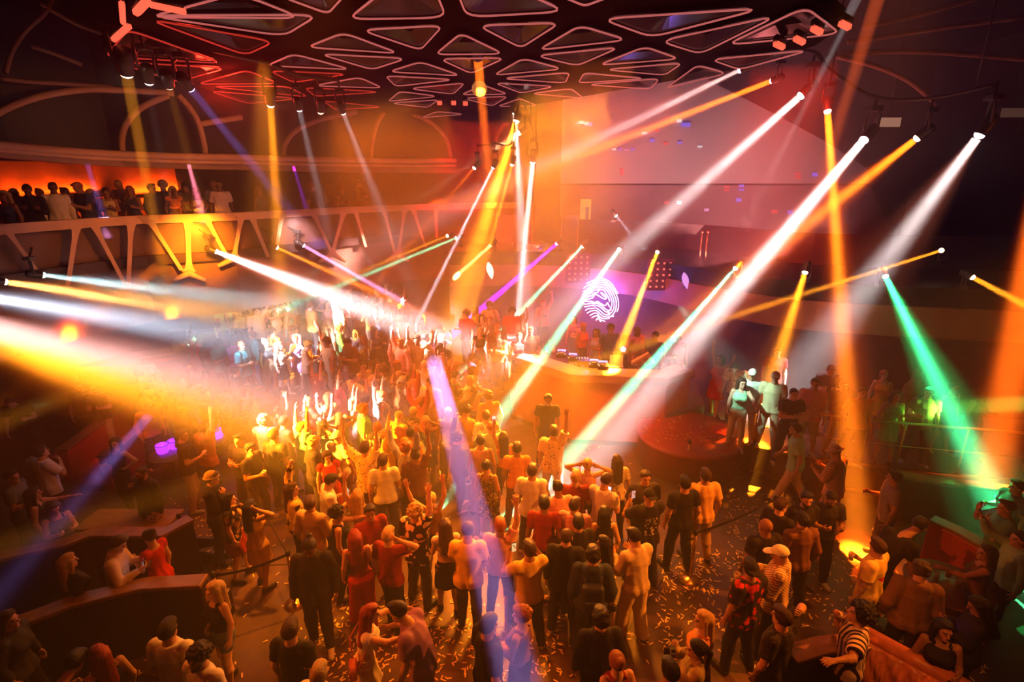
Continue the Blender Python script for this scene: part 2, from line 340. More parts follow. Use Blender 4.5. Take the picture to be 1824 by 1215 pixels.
# the back tier behind the stage: slab, bronze front, dark recess
tier = [Vector(p) for p in [(-2.2, 18.4), (-.2, 18.6), (1.8, 18.2), (3.9, 16.9), (5.6, 14.4), (7.1, 12.9), (8.8, 12.3), (10.6, 11.9), (14, 11.1), (18.3, 10)]]
tier = [p.xy for p in smooth_path([(p.x, p.y, 0) for p in tier], 4)]
structure(MB().prism([tuple(p) for p in tier] + [(18.3, 18), (10, 24), (-2.2, 24)], 3.95, 4.1).build('floor_back_tier', M_BLACK))
structure(MB().wall(off(tier, .12), 3.62, 3.95, .1).build('trim_31', M_BLACK))
structure(MB().wall(off(tier, .04), 2.88, 3.62, .12).build('trim_32', M_FASCIA))
structure(MB().wall(off(tier, .9), 0, 2.9, .15).build('wall_tier', mat('tier_wall', (.10, .05, .05), .7, 0, .3, 3)))
structure(MB().wall(off(tier, 3.2), 4.1, 5.0, .1).build('wall_tier_rear', M_WALL))
P0 = A(976, 300, 19.9)
structure(MB().prism([(P0.x - .44, 19.6), (P0.x + .44, 19.6), (P0.x + .44, 20.4), (P0.x - .44, 20.4)], 0, 11.6).build('pillar', mat('pillar_paint', (.05, .016, .013), .6)))

# the stage, the round end of it, the raised guest deck
stage = structure(empty('stage', (2.4, 14, 0)))
def spart(mb, name, m, **k):
    mb.v = [tuple(Vector(p) - stage.location) for p in mb.v]; return mb.build(name, m, stage, **k)
spart(MB().prism([(-.2, 18.6), (.3, 14.0), (1.7, 12.6), (3.9, 12.1), (5.0, 12.6), (5.3, 14.2), (3.8, 16.6), (1.8, 18.3)], 0, .9), 'deck', M_DECK)
spart(MB().lathe([(1.16, 0), (1.16, .66), (1.22, .68), (1.22, .76), (1.18, .78), (0, .78)], 48, Matrix.Translation((4.2, 11.35, 0))), 'round_platform', mat('red_lacquer', (.34, .03, .02), .3, 0, .15, 6))
deckp = [(5.1, 11.2), (5.44, 10.73), (6.74, 10.11), (8.06, 9.74), (10.25, 9.27), (14, 8.7), (18.3, 8)]
structure(MB().prism(deckp + [(18.3, 10.6), (14, 11.9), (10.6, 12.7), (8.8, 13.1), (7.3, 13.6), (6, 14.5), (5.5, 13.6)], 0, .7).build('floor_guest_deck', M_DECK))
structure(MB().wall(deckp, .66, .72, .08).build('trim_33', M_BRASS))
structure(MB().wall([(p[0], p[1] - .03) for p in deckp], .1, .14, .05).build('trim_34', M_BRASS))
structure(MB().wall([G(1095, 1160, 0).xy, G(1216, 985, 0).xy, G(1300, 868, 0).xy], .0, .006, .03).build('trim_35', M_BLACK))
structure(MB().wall([G(430, 1010, 0).xy, G(700, 1000, 0).xy], .0, .006, .04).build('trim_36', M_BLACK))
structure(MB().wall([G(760, 1120, 0).xy, G(900, 1118, 0).xy], .0, .006, .04).build('trim_37', M_BLACK))

# ---------------------------------------------------------------- the hung canopy of triangular frames
ZC = 8.6
can = structure(empty('ceiling_canopy', (-1, 12, ZC)))
def cpart(mb, name, m, **k):
    mb.v = [tuple(Vector(p) - can.location) for p in mb.v]; return mb.build(name, m, can, **k)
edge = [(185, 101), (318, 151), (445, 189), (600, 200), (760, 211), (840, 207), (962, 191), (1044, 178), (1322, 131), (1450, 93), (1503, 58), (1438, 6), (1400, -70), (240, -70), (230, 35)]
E = [G(x, y, ZC) for x, y in edge]
cpart(MB().prism([(p.x, p.y) for p in E], ZC + .10, ZC + .3), 'canopy_slab', M_GLOSS)
M_TUBE = mat('rose_neon', (.5, .2, .2), .4, emit=(1, .24, .22), power=.5); M_TUBE.cycles.emission_sampling = 'NONE'
M_TUBER = mat('red_neon', (.5, .1, .1), .4, emit=(1, .05, .03), power=.5); M_TUBER.cycles.emission_sampling = 'NONE'
M_PANEL = mat('smoked_mirror', (.02, .014, .013), .14, 0, spec=.12)
TRI = [((619, 33), (795, 30), (753, -74)), ((832, 29), (1009, 19), (790, -78)), ((642, 52), (789, 44), (749, 88)), ((851, 44), (998, 39), (928, 84)), ((775, 96), (897, 95), (821, 58)), ((783, 104), (900, 102), (839, 130)),
       ((879, 133), (1003, 122), (932, 103)), ((893, 139), (1015, 128), (1007, 147)), ((959, 88), (1118, 70), (1033, 44)), ((954, 98), (1104, 83), (1028, 116)), ((1066, 115), (1211, 104), (1149, 82)), ((1077, 123), (1216, 111), (1184, 133)),
       ((1030, 147), (1151, 139), (1040, 129)), ((1044, 150), (1175, 139), (1158, 158)), ((1186, 156), (1243, 115), (1296, 130)), ((1175, 72), (1386, 26), (1247, 95)), ((1070, 32), (1361, 13), (1161, 65)), ((546, 83), (711, 94), (612, 57)),
       ((568, 95), (724, 103), (663, 123)), ((475, 116), (626, 123), (523, 95)), ((479, 125), (621, 131), (523, 146)), ((692, 127), (821, 134), (749, 109)), ((686, 134), (810, 141), (705, 153)), ((728, 157), (807, 167), (828, 147)),
       ((821, 168), (905, 167), (861, 151)), ((823, 174), (905, 171), (877, 188)), ((881, 147), (989, 153), (928, 165)), ((944, 166), (1039, 174), (1017, 157)), ((886, 189), (958, 188), (926, 175)), ((351, 149), (497, 148), (439, 124)),
       ((372, 153), (512, 153), (549, 172)), ((372, 161), (531, 175), (442, 184)), ((188, 100), (228, 51), (398, 112)), ((202, 109), (403, 120), (317, 145)), ((260, 32), (489, 73), (437, 97)), ((262, 26), (567, 25), (505, 63)),
       ((265, 29), (539, 31), (425, -14)), ((500, -8), (624, -22), (584, 23)), ((558, 152), (682, 156), (640, 137)), ((542, 155), (680, 163), (561, 171)), ((691, 180), (781, 171), (712, 162)), ((695, 183), (782, 177), (761, 191)),
       ((1293, 79), (1435, 11), (1498, 59)), ((1266, 105), (1444, 88), (1317, 123)), ((1000, -8), (1092, -10), (1042, 9)), ((575, 179), (684, 190), (598, 195)), ((751, 209), (828, 203), (779, 198)), ((1100, -4), (1330, -12), (1180, -50))]
for T in TRI:
    P = [G(x, y, ZC).xy for x, y in T]; c = (P[0] + P[1] + P[2]) / 3
    if (P[1] - P[0]).cross(P[2] - P[0]) < 0: P = [P[0], P[2], P[1]]
    per = sum((P[i] - P[i - 1]).length for i in range(3)); ring = []
    for i in range(3):
        a, b, d = P[i - 1], P[i], P[(i + 1) % 3]; r = min(.16, per * .03)
        u, w = (a - b).normalized(), (d - b).normalized()
        for k in range(5):
            t = k / 4; q0, q2 = b + u * r * 2, b + w * r * 2
            ring.append(q0 * (1 - t) ** 2 + b * 2 * t * (1 - t) + q2 * t * t)
    red = c.x < -4.2
    fr = MB().tube([(q.x, q.y, ZC - .01) for q in ring], .013, 6, True); o = cpart(fr, 'neon_frame', M_TUBER if red else M_TUBE)
    pn = MB(); inn = [c + (q - c) * .97 for q in ring]
    pn.add([(q.x, q.y, ZC + .02) for q in inn] + [(c.x, c.y, ZC + .13)], [(k, (k + 1) % len(inn), len(inn)) for k in range(len(inn))])
    cpart(pn, 'mirror_panel', M_PANEL)
M_REDBAR = mat('red_led', (.5, .1, .1), .4, emit=(1, .12, .06), power=1.5); M_REDBAR.cycles.emission_sampling = 'NONE'
def bar(name, a, b, r, label, grp='red bars of light along the canopy rim'):
    pos = (Vector(a) + Vector(b)) / 2; o = empty(name, pos); MB().tube(local(o, [a, b]), r, 6).build('tube', M_REDBAR, o)
    MB().tube([p + Vector((0, 0, r * 1.6)) for p in local(o, [a, b])], r * 1.15, 6).build('housing', M_BLACK, o); tag(o, label, 'light bar', grp)
bar('led_bar', G(203, 70, ZC - .05), G(229, 47, ZC - .05), .045, 'red bar of light on the far corner of the canopy beside the arches')
bar('led_bar', G(219, 40, ZC - .05), G(217, 6, ZC - .05), .035, 'thin upright red bar of light above the corner bar of the canopy')
bar('led_bar', G(243, 22, ZC - .05), G(262, 2, ZC - .05), .05, 'short thick red bar of light over the long canopy triangles')
bar('led_bar', G(268, 8, ZC - .05), G(330, 21, ZC - .05), .042, 'long red bar of light pointing along the canopy triangles')
for (x, y), l in zip(((1388, 81), (1424, 72), (1455, 54), (1505, 45)), ('first red floodlight under the canopy rim next to the screen', 'second red floodlight under the canopy rim counting from the screen', 'small third red floodlight under the canopy rim', 'outermost red floodlight at the canopy corner by the dark wall')):
    bar('flood_light', G(x - 6, y - 3, ZC - .12), G(x + 6, y + 3, ZC - .12), .05, l, 'red floodlights under the canopy rim')
for (x, y), l in zip(((783, 183), (808, 183), (829, 184)), ('red pin lamp under the canopy tip, beside the pillar, first of three', 'brightest middle red pin lamp under the canopy tip beside the pillar', 'red pin lamp under the canopy tip nearest the pillar')):
    bar('flood_light', G(x - 4, y, ZC - .15), G(x + 4, y, ZC - .15), .06, l, 'red pin lamps under the canopy tip')
o = empty('glass_globe_lamp', G(854, 158, ZC - .25)); MB().lathe([(.0, -.16), (.1, -.13), (.16, -.05), (.16, .05), (.1, .13), (0, .16)], 20).build('globe', mat('amber_globe', (.9, .6, .3), .1, alpha=.45, emit=(1, .4, .1), power=.5), o)
MB().tube([(0, 0, .15), (0, 0, .3)], .02).build('stem', M_BRASS, o); tag(o, 'round glass globe lamp hanging under the canopy in the orange shaft of light', 'lamp')

# ---------------------------------------------------------------- the screen behind the stage
sc_o = empty('video_screen', (7, 23, 6.3))
def scpart(pts, Y, name, m, t=.15):
    V = [A(x, y, Y) - sc_o.location for x, y in pts]; n = len(V); V += [v + Vector((0, t, 0)) for v in V]
    MB().add(V, [list(range(n)), list(range(n, 2 * n))[::-1]] + [(i, n + i, n + (i + 1) % n, (i + 1) % n) for i in range(n)]).build(name, m, sc_o)
scpart([(955, 150), (1250, 110), (1262, 143), (1380, 203), (1467, 250), (1545, 300), (1550, 327), (995, 327), (968, 215)], 23, 'upper_panel', M_SCREEN)
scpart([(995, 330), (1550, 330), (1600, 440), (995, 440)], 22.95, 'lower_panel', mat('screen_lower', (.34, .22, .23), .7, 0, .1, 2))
for x, y, w, h, c in [(1036, 218, 10, 5, 'w'), (1045, 220, 7, 5, 'w'), (1052, 221, 6, 5, 'b'), (1028, 219, 6, 4, 'p'), (1094, 266, 7, 3, 'w'), (1104, 266, 6, 3, 'b'), (1116, 267, 7, 3, 'p'), (1127, 266, 7, 3, 'b'), (1148, 237, 9, 4, 'w'), (1170, 233, 6, 3, 'r'), (1210, 215, 9, 6, 'w'), (1222, 222, 16, 7, 'b'),
                        (1162, 250, 8, 5, 'b'), (1186, 256, 8, 4, 'r'), (1211, 254, 7, 4, 'b'), (1247, 261, 8, 3, 'w'), (1108, 306, 5, 12, 'r'), (1295, 333, 9, 4, 'r'), (1321, 331, 9, 4, 'b'), (1295, 339, 9, 3, 'r'), (1321, 338, 9, 3, 'b'), (1422, 310, 10, 3, 'r'), (1422, 316, 10, 3, 'r'), (1452, 311, 9, 6, 'b'), (1188, 361, 8, 5, 'r'), (1210, 361, 8, 6, 'w'), (1316, 356, 9, 6, 'b'), (1380, 377, 10, 6, 'r'), (1408, 378, 9, 6, 'b'), (1259, 374, 8, 5, 'p')]:
    e = {'w': (1, .95, 1), 'b': (.25, .15, 1), 'r': (1, .06, .06), 'p': (.8, .3, .6)}[c]
    Y = 22.9 if y < 328 else 22.86
    V = [A(x + dx * w / 2, y + dy * h / 2, Y) - sc_o.location for dx, dy in ((-1, 1), (1, 1), (1, -1), (-1, -1))]
    m_ = mat('lit_cell_' + c, (.1, .1, .1), .5, emit=e, power=1.1); m_.cycles.emission_sampling = 'NONE'
    MB().add(V + [v + Vector((0, .03, 0)) for v in V], [(0, 1, 2, 3), (4, 7, 6, 5), (0, 4, 5, 1), (1, 5, 6, 2), (2, 6, 7, 3), (3, 7, 4, 0)]).build('lit_cell', m_, sc_o)
tag(sc_o, 'huge pale slanted screen behind the stage with scattered coloured lit cells', 'screen')

# ---------------------------------------------------------------- moving head lamps and their beams
M_BODY = mat('lamp_body', (.03, .026, .026), .4); LENS = {}
def lens_mat(col):
    k = tuple(col)
    if k not in LENS:
        LENS[k] = mat('lens_%d' % len(LENS), (.5, .5, .5), .2, emit=tuple(min(1, .35 + .65 * c) for c in col), power=9); LENS[k].cycles.emission_sampling = 'NONE'
    return LENS[k]
def lamp(S, d, size, col, label, grp, mount):
    """A moving head: base, yoke, head aimed along d with a glowing lens; mount says hung ('h'), standing ('f')."""
    d = d.normalized(); s = size; q = d.to_track_quat('Z', 'Y').to_matrix().to_4x4()
    o = empty('moving_head_lamp', S); up = -1 if mount == 'f' else 1
    c = -d * s * 2.4                                           # the pivot of the head
    M = q; MB().lathe([(s * .7, -s * 4.4), (s * 1.25, -s * 4.0), (s * 1.35, -s * 2), (s * 1.15, -s * .4), (s * 1.2, -s * .05), (s * 1.02, -s * .05)], 14, M).build('head', M_BODY, o)
    MB().lathe([(0, -s * .08), (s * 1.0, -s * .06), (s * 1.0, s * .1), (s * .9, s * .42), (s * .6, s * .7), (s * .3, s * .82), (0, s * .85)], 14, M).build('lens', lens_mat(col), o)
    side = d.cross(Vector((0, 0, 1))); side = side.normalized() if side.length > .05 else Vector((1, 0, 0))
    bz = Vector((0, 0, up * s * 4.6))
    MB().tube([c + side * s * 1.5, c + side * s * 1.6 + bz * .8, c + side * s * .8 + bz, c - side * s * .8 + bz, c - side * s * 1.6 + bz * .8, c - side * s * 1.5], s * .28, 6).build('yoke', M_BODY, o)
    R = Matrix.Translation(c + bz); MB().box((-s * 1.3, -s * 1.3, -s * .1 if up > 0 else -s * 1.1), (s * 1.3, s * 1.3, s * 1.1 if up > 0 else s * .1), R).build('base', M_BODY, o, bevel=s * .15)
    if mount == 'a': MB().tube([c + bz + Vector((0, 0, s * .5)), c + bz + Vector((-.7, .9, s * .5 + .1))], s * .35, 6).build('bracket_arm', M_BODY, o)
    elif up > 0: MB().tube([c + bz + Vector((0, 0, s)), c + bz + Vector((0, 0, s * .6 + .28))], s * .3, 6).build('clamp', M_BODY, o)
    tag(o, label, 'stage light', grp)
    return c + bz + S
def beam(label, grp, mount, S, T, w0, w1, col, L1, blend=.55):
    """S: (px, py, Y) of the lens; T: (px, py, level) it is aimed at; w0, w1: widths there in photo pixels; L1: how bright the shaft shows at its far end."""
    s = A(*S); t = A(T[0], T[1], T[3]) if len(T) == 4 else G(*T)
    W0, W1 = w0 * depth(s) / FOC, max(w1, w0 * 1.15) * depth(t) / FOC
    d = t - s; L = d.length
    watts = 10.5 * L1 * W1 / HAZE * math.exp(HAZE * (L * .5 + s.length * .3))
    shaft('beam', s + d.normalized() * (max(W0 * .55, .06) * .88 + .004), d, W0, 2.6 * math.atan(max(W1 - W0, .02) / 2 / L), watts, col)
    if w1 >= 38: shaft('beam_spill', s + d.normalized() * (max(W0 * .55, .06) * .88 + .004), d, W0, 6.2 * math.atan(max(W1 - W0, .02) / 2 / L), watts * .38, (1, .20, .10) if min(col) > .25 and col[2] < .95 else tuple(c ** 1.5 for c in col))
    if mount: return lamp(s, d, max(W0 * .55, .06), col, label, grp, mount)
GR, GL, GS, GW, GU = 'moving heads on the ring truss beside the screen', 'moving heads along the balcony side of the canopy', 'moving heads standing along the back tier', 'moving heads below the balcony', 'beam lamps beside the pillar'
HUNG = {}
def B(k, *a):
    p = beam(*a)
    if p is not None: HUNG.setdefault(k, []).append(p)
B('r', 'moving head under the canopy tip throwing a soft grey shaft across the screen', GR, 'h', (1318, 125, 12.5), (640, 452, 17.0, 17.5), 7, 62, PINKW, .10)
B('r', 'moving head throwing an orange shaft across the screen to the pillar', GR, 'h', (1375, 144, 13), (945, 312, 0, 19.3), 9, 30, ORANGE, .75)
B('r', 'moving head throwing a white shaft down past the screen edge', GR, 'h', (1427, 170, 12.5), (880, 655, 1.6), 13, 78, WHITE, .2)
B('r', 'moving head throwing an orange shaft straight down to the guest deck', GR, 'h', (1474, 198, 12), (1528, 985, 0), 11, 66, AMBER, .6)
B('r', 'moving head throwing the broadest white shaft down to the dance floor', GR, 'h', (1539, 249, 12.8), (998, 885, .25), 14, 94, WHITE, .42)
B('r', 'moving head throwing a yellow shaft across the broad white one', GR, 'h', (1634, 246, 12.2), (1130, 640, 1.5), 12, 74, AMBER, .42)
B('r', 'outermost moving head of the ring, by the dark wall, with a white shaft', GR, 'h', (1745, 240, 11.2), (1400, 700, 1.4), 15, 96, WHITE, .24)
B('l', 'yellow lamp with a long amber shaft next to the arched wall ribs', GL, 'h', (225, 129, 9.2), (276, 400, 0, 11.5), 20, 24, YEL, .16)
B('l', 'white lamp with a faint slanting violet shaft beside the wall arches', GL, 'h', (338, 156, 10.5), (480, 330, 0, 13.5), 14, 26, VIOLET, .05)
B('l', 'small yellow lamp between the pink and the white one', GL, 'h', (301, 152, 10.2), (338, 290, 0, 12), 14, 22, YEL, .025)
B('l', 'flat pink lamp next to the big yellow one', GL, 'h', (265, 145, 9.8), (290, 300, 0, 11), 14, 20, PINKW, .006)
B('l', 'lamp with the strongest amber shaft falling past the balcony', GL, 'h', (482, 186, 11.2), (494, 400, 0, 12.6), 12, 30, (1, .30, .01), .5)
B('l', 'white lamp with a faint grey shaft beside the strong amber one', GL, 'h', (533, 194, 11.6), (572, 360, 0, 13.5), 9, 24, GREY, .055)
B('l', 'yellow lamp between two small white ones', GL, 'h', (571, 199, 12), (578, 330, 0, 13), 8, 12, YEL, .015)
B('l', 'small white lamp with a pale shaft nearest the pillar', GL, 'h', (611, 200, 12.2), (690, 400, 0, 15), 8, 30, GREY, .06)
B('b', 'small violet downlight over the balcony bar', 'downlights over the balcony', None, (154, 287, 12.3), (173, 350, 0, 12.5), 8, 14, VIOLET, .1)
B('b', 'small pink downlight over the balcony guests', 'downlights over the balcony', None, (335, 289, 14), (350, 345, 0, 14.2), 6, 14, (1, .2, .3), .9)
B('b', 'small violet downlight over the balcony curtain', 'downlights over the balcony', None, (521, 293, 16.6), (541, 360, 0, 16.8), 6, 13, PURPLE, .3)
B('c', 'canopy lamp throwing an orange shaft straight down', 'lamps in the canopy', 'h', (851, 100, 10.8), (869, 300, 0, 17), 17, 24, ORANGE, .55)
B('c', 'canopy lamp with an orange shaft leaning towards the screen', 'lamps in the canopy', 'h', (938, 90, 11.3), (1135, 395, 0, 17), 9, 12, (1, .14, .02), .16)
B('c', 'canopy lamp with a red shaft leaning towards the balcony', 'lamps in the canopy', 'h', (737, 118, 12.6), (618, 380, 0, 15), 8, 17, (1, .1, .015), .26)
B('c', 'lamp in the dark ceiling with a broad faint amber shaft', 'lamps in the canopy', None, (452, -40, 7.4), (470, 310, 0, 11), 26, 34, AMBER, .035)
B('c', 'lamp in the dark ceiling with a faint amber shaft over the canopy', 'lamps in the canopy', None, (722, -40, 7.4), (716, 290, 0, 12), 26, 34, AMBER, .03)
B('c', 'ceiling lamp by the dark wall with a faint red shaft', 'lamps in the canopy', None, (1575, -40, 8.2), (1492, 225, 0, 12), 26, 30, (1, .12, .02), .12)
B('c', 'ceiling lamp by the dark wall with a faint grey shaft', 'lamps in the canopy', None, (1535, -20, 8.2), (1395, 260, 0, 12.5), 18, 24, GREY, .05)
B('u', 'topmost white lamp beside the pillar', GU, 'h', (917, 201, 16.5), (937, 540, 2.4), 8, 36, PINKW, .42)
B('u', 'yellow beam lamp beside the pillar with the broad golden shaft', GU, 'h', (920, 215, 16.2), (808, 575, 2.2), 10, 60, YEL, 1.15)
B('u', 'lamp beside the pillar with a long pale orange shaft to the balcony', GU, 'h', (925, 236, 16), (600, 470, 0, 15.5), 9, 56, (1, .45, .25), .26)
B('u', 'lamp with a thin white shaft below the pillar lamps', GU, 'h', (879, 297, 16), (757, 545, 2.0), 5, 11, GREY, .6)
B('u', 'lamp with a thin amber shaft below the pillar lamps', GU, 'h', (912, 293, 16), (872, 440, 0, 16), 5, 11, YEL, .9)
B('u', 'lamp with a short orange shaft beside the balcony end', GU, 'h', (845, 299, 16.4), (800, 352, 0, 16), 4, 8, ORANGE, .5)
B('u', 'lamp with a short bright white shaft in front of the pillar', GU, 'h', (949, 288, 16.6), (934, 442, 0, 17.5), 9, 15, WHITE, 1.0)
B('s', 'lamp on the back tier with the purple shaft', GS, 'f', (992, 434, 17.4), (835, 570, 1.9), 5, 16, (.5, .005, 1), 2.0)
B('s', 'lamp on the back tier with a mint shaft beside the purple one', GS, 'f', (1037, 439, 17), (885, 600, 1.5), 5, 15, MINT, 1.0)
B('s', 'lamp on the back tier with a mint shaft running over the round sign', GS, 'f', (1103, 444, 16.4), (870, 770, 1.0), 6, 36, MINT, .7)
B('s', 'lamp on the back tier with an amber shaft onto the booth', GS, 'f', (1171, 449, 15.8), (1078, 690, 1.6), 6, 30, YEL, 1.2)
B('s', 'lamp on the back tier with a mint shaft beside the broad white one', GS, 'f', (1310, 478, 13.6), (1048, 775, 1.2), 5, 32, MINT, 1.0)
B('s', 'lamp on the back tier with a strong yellow shaft to the guest deck', GS, 'f', (1434, 485, 12.6), (1338, 795, .7), 9, 60, YEL, .5)
B('s', 'lamp on the back tier with the emerald shaft', GS, 'f', (1577, 492, 12), (1818, 985, .6), 9, 78, GREEN, .6)
B('s', 'lamp on the back tier with a short amber shaft pointing to the wall lamps', GS, 'f', (1677, 446, 13.2), (1620, 464, 0, 12.5), 5, 7, YEL, .6)
B('s', 'lamp on the back tier with an amber shaft out along the dark wall', GS, 'f', (1732, 494, 11.6), (1850, 556, 0, 10.5), 8, 24, YEL, .8)
B('s', 'small lamp on the tier with a greenish yellow shaft near the pillar', GS, 'f', (875, 436, 17.6), (765, 535, 2.2), 5, 13, (.6, .95, .2), .9)
B('s', 'small lamp with a faint green shaft beside the balcony end', GS, 'f', (813, 424, 17.8), (700, 470, 0, 17), 4, 9, MINT, .7)
B('s', 'small lamp with a faint amber shaft beside the balcony end', GS, 'f', (797, 420, 18), (735, 446, 0, 17), 4, 7, YEL, .4)
B('s', 'small lamp on the tier with a cool grey shaft before the screen', GS, 'f', (1097, 384, 19.5), (1130, 424, 0, 19.3), 4, 8, BLUEW, .25)
B('w', 'lamp with a white shaft hanging at the lit balcony struts', GW, 'a', (385, 448, 13.3), (830, 618, 1.8), 8, 76, WHITE, .7)
B('w', 'lamp with a thin amber shaft under the balcony', GW, 'a', (493, 441, 14.6), (735, 552, 2.6), 5, 22, AMBER, .6)
B('w', 'lamp with a pink shaft under the balcony', GW, 'a', (540, 437, 15.3), (730, 545, 2.6), 6, 17, (1, .30, .60), .8)
B('w', 'lamp with a pale cyan shaft at the near balcony struts', GW, 'a', (76, 490, 10.5), (425, 533, 0, 13.4), 7, 38, (.7, .95, 1), .36)
B('w', 'lamp with an amber shaft at the end of the balcony front', GW, 'a', (8, 502, 9.6), (450, 566, 0, 13.4), 10, 56, (1, .45, .12), .6)
B('x', 'lamp outside the view', GW, None, (-90, 518, 8.2), (400, 598, 0, 12.6), 14, 70, BLUEW, .42)
B('x', 'lamp outside the view', GW, None, (-120, 560, 7.4), (600, 735, 1.4), 46, 150, PINKW, .32)
B('x', 'lamp outside the view', GW, None, (-130, 575, 7.2), (560, 790, 1.4), 46, 170, (1, .30, .01), .75)
B('x', 'lamp outside the view', GW, None, (290, 470, 11.5), (-40, 720, 1.2), 20, 60, AMBER, .10)
B('x', 'lamp outside the view', GW, None, (270, 735, 9), (-20, 1080, 1.0), 16, 64, VIOLET, .05)
B('x', 'lamp outside the view', GW, None, (1905, 160, 10.5), (1745, 940, 0), 50, 84, ORANGE, .7)
B('x', 'lamp outside the view', GW, None, (1900, 715, 9), (1540, 735, 0, 10.5), 30, 48, (.25, 1, .1), .12)
B('y', 'lamp at the dance floor edge with a violet shaft out to the balcony', GW, None, (772, 640, 10.5), (952, 1320, 3.0), 28, 104, (.66, .40, 1), .24)
# pipes that carry the hung lamps
def pipe(name, pts, label, r=.04, up=.0, hang=None):
    P = smooth_path([Vector(p) + Vector((0, 0, up)) for p in pts], 5); o = empty(name, P[0])
    MB().tube(local(o, P), r, 8).build('pipe', M_BODY, o)
    for p in (P[2], P[len(P) // 2], P[-3]):
        MB().tube([p - o.location, Vector((p.x, p.y, 11.6)) - o.location], .015, 6).build('hanger_rod', M_BODY, o)
    tag(o, label, 'truss')
pipe('ring_truss', sorted(HUNG['r'], key=lambda p: p.x), 'dark curved pipe carrying the moving heads beside the screen', up=.28)
pipe('lighting_truss', sorted(HUNG['l'], key=lambda p: p.x), 'dark pipe carrying the lamps along the balcony side of the canopy', up=.24)
pipe('pillar_truss', sorted(HUNG['u'], key=lambda p: p.x), 'dark pipe carrying the beam lamps beside the pillar', r=.03, up=.24)

for x, y, w_, l in ((1585, 218, .32, 'small pale glowing panel on the dark wall beyond the outermost white shaft'), (1806, 201, .36, 'small dim panel on the dark wall at the frame edge')):
    o = empty('wall_panel_light', A(x, y, 16.5)); pm = mat('panel_glow' + str(x), (.3, .25, .2), .5, emit=(1, .5, .32), power=.42 if x < 1700 else .08); pm.cycles.emission_sampling = 'NONE'
    MB().box((-w_, 0, -.12), (w_, .08, .13)).build('panel', pm, o); MB().box((-w_ - .03, .02, -.15), (w_ + .03, .14, .16)).build('housing', M_BODY, o)
    MB().tube([(0, .1, .15), (0, .1, 11.6 - o.location.z)], .02).build('hanger_rod', M_BODY, o); tag(o, l, 'light panel', 'panels on the dark wall')
# ---------------------------------------------------------------- people: sculpted from signed distance fields
def smin(a, b, k):
    h = np.maximum(k - np.abs(a - b), 0.0) / k
    return np.minimum(a, b) - h * h * k * .25


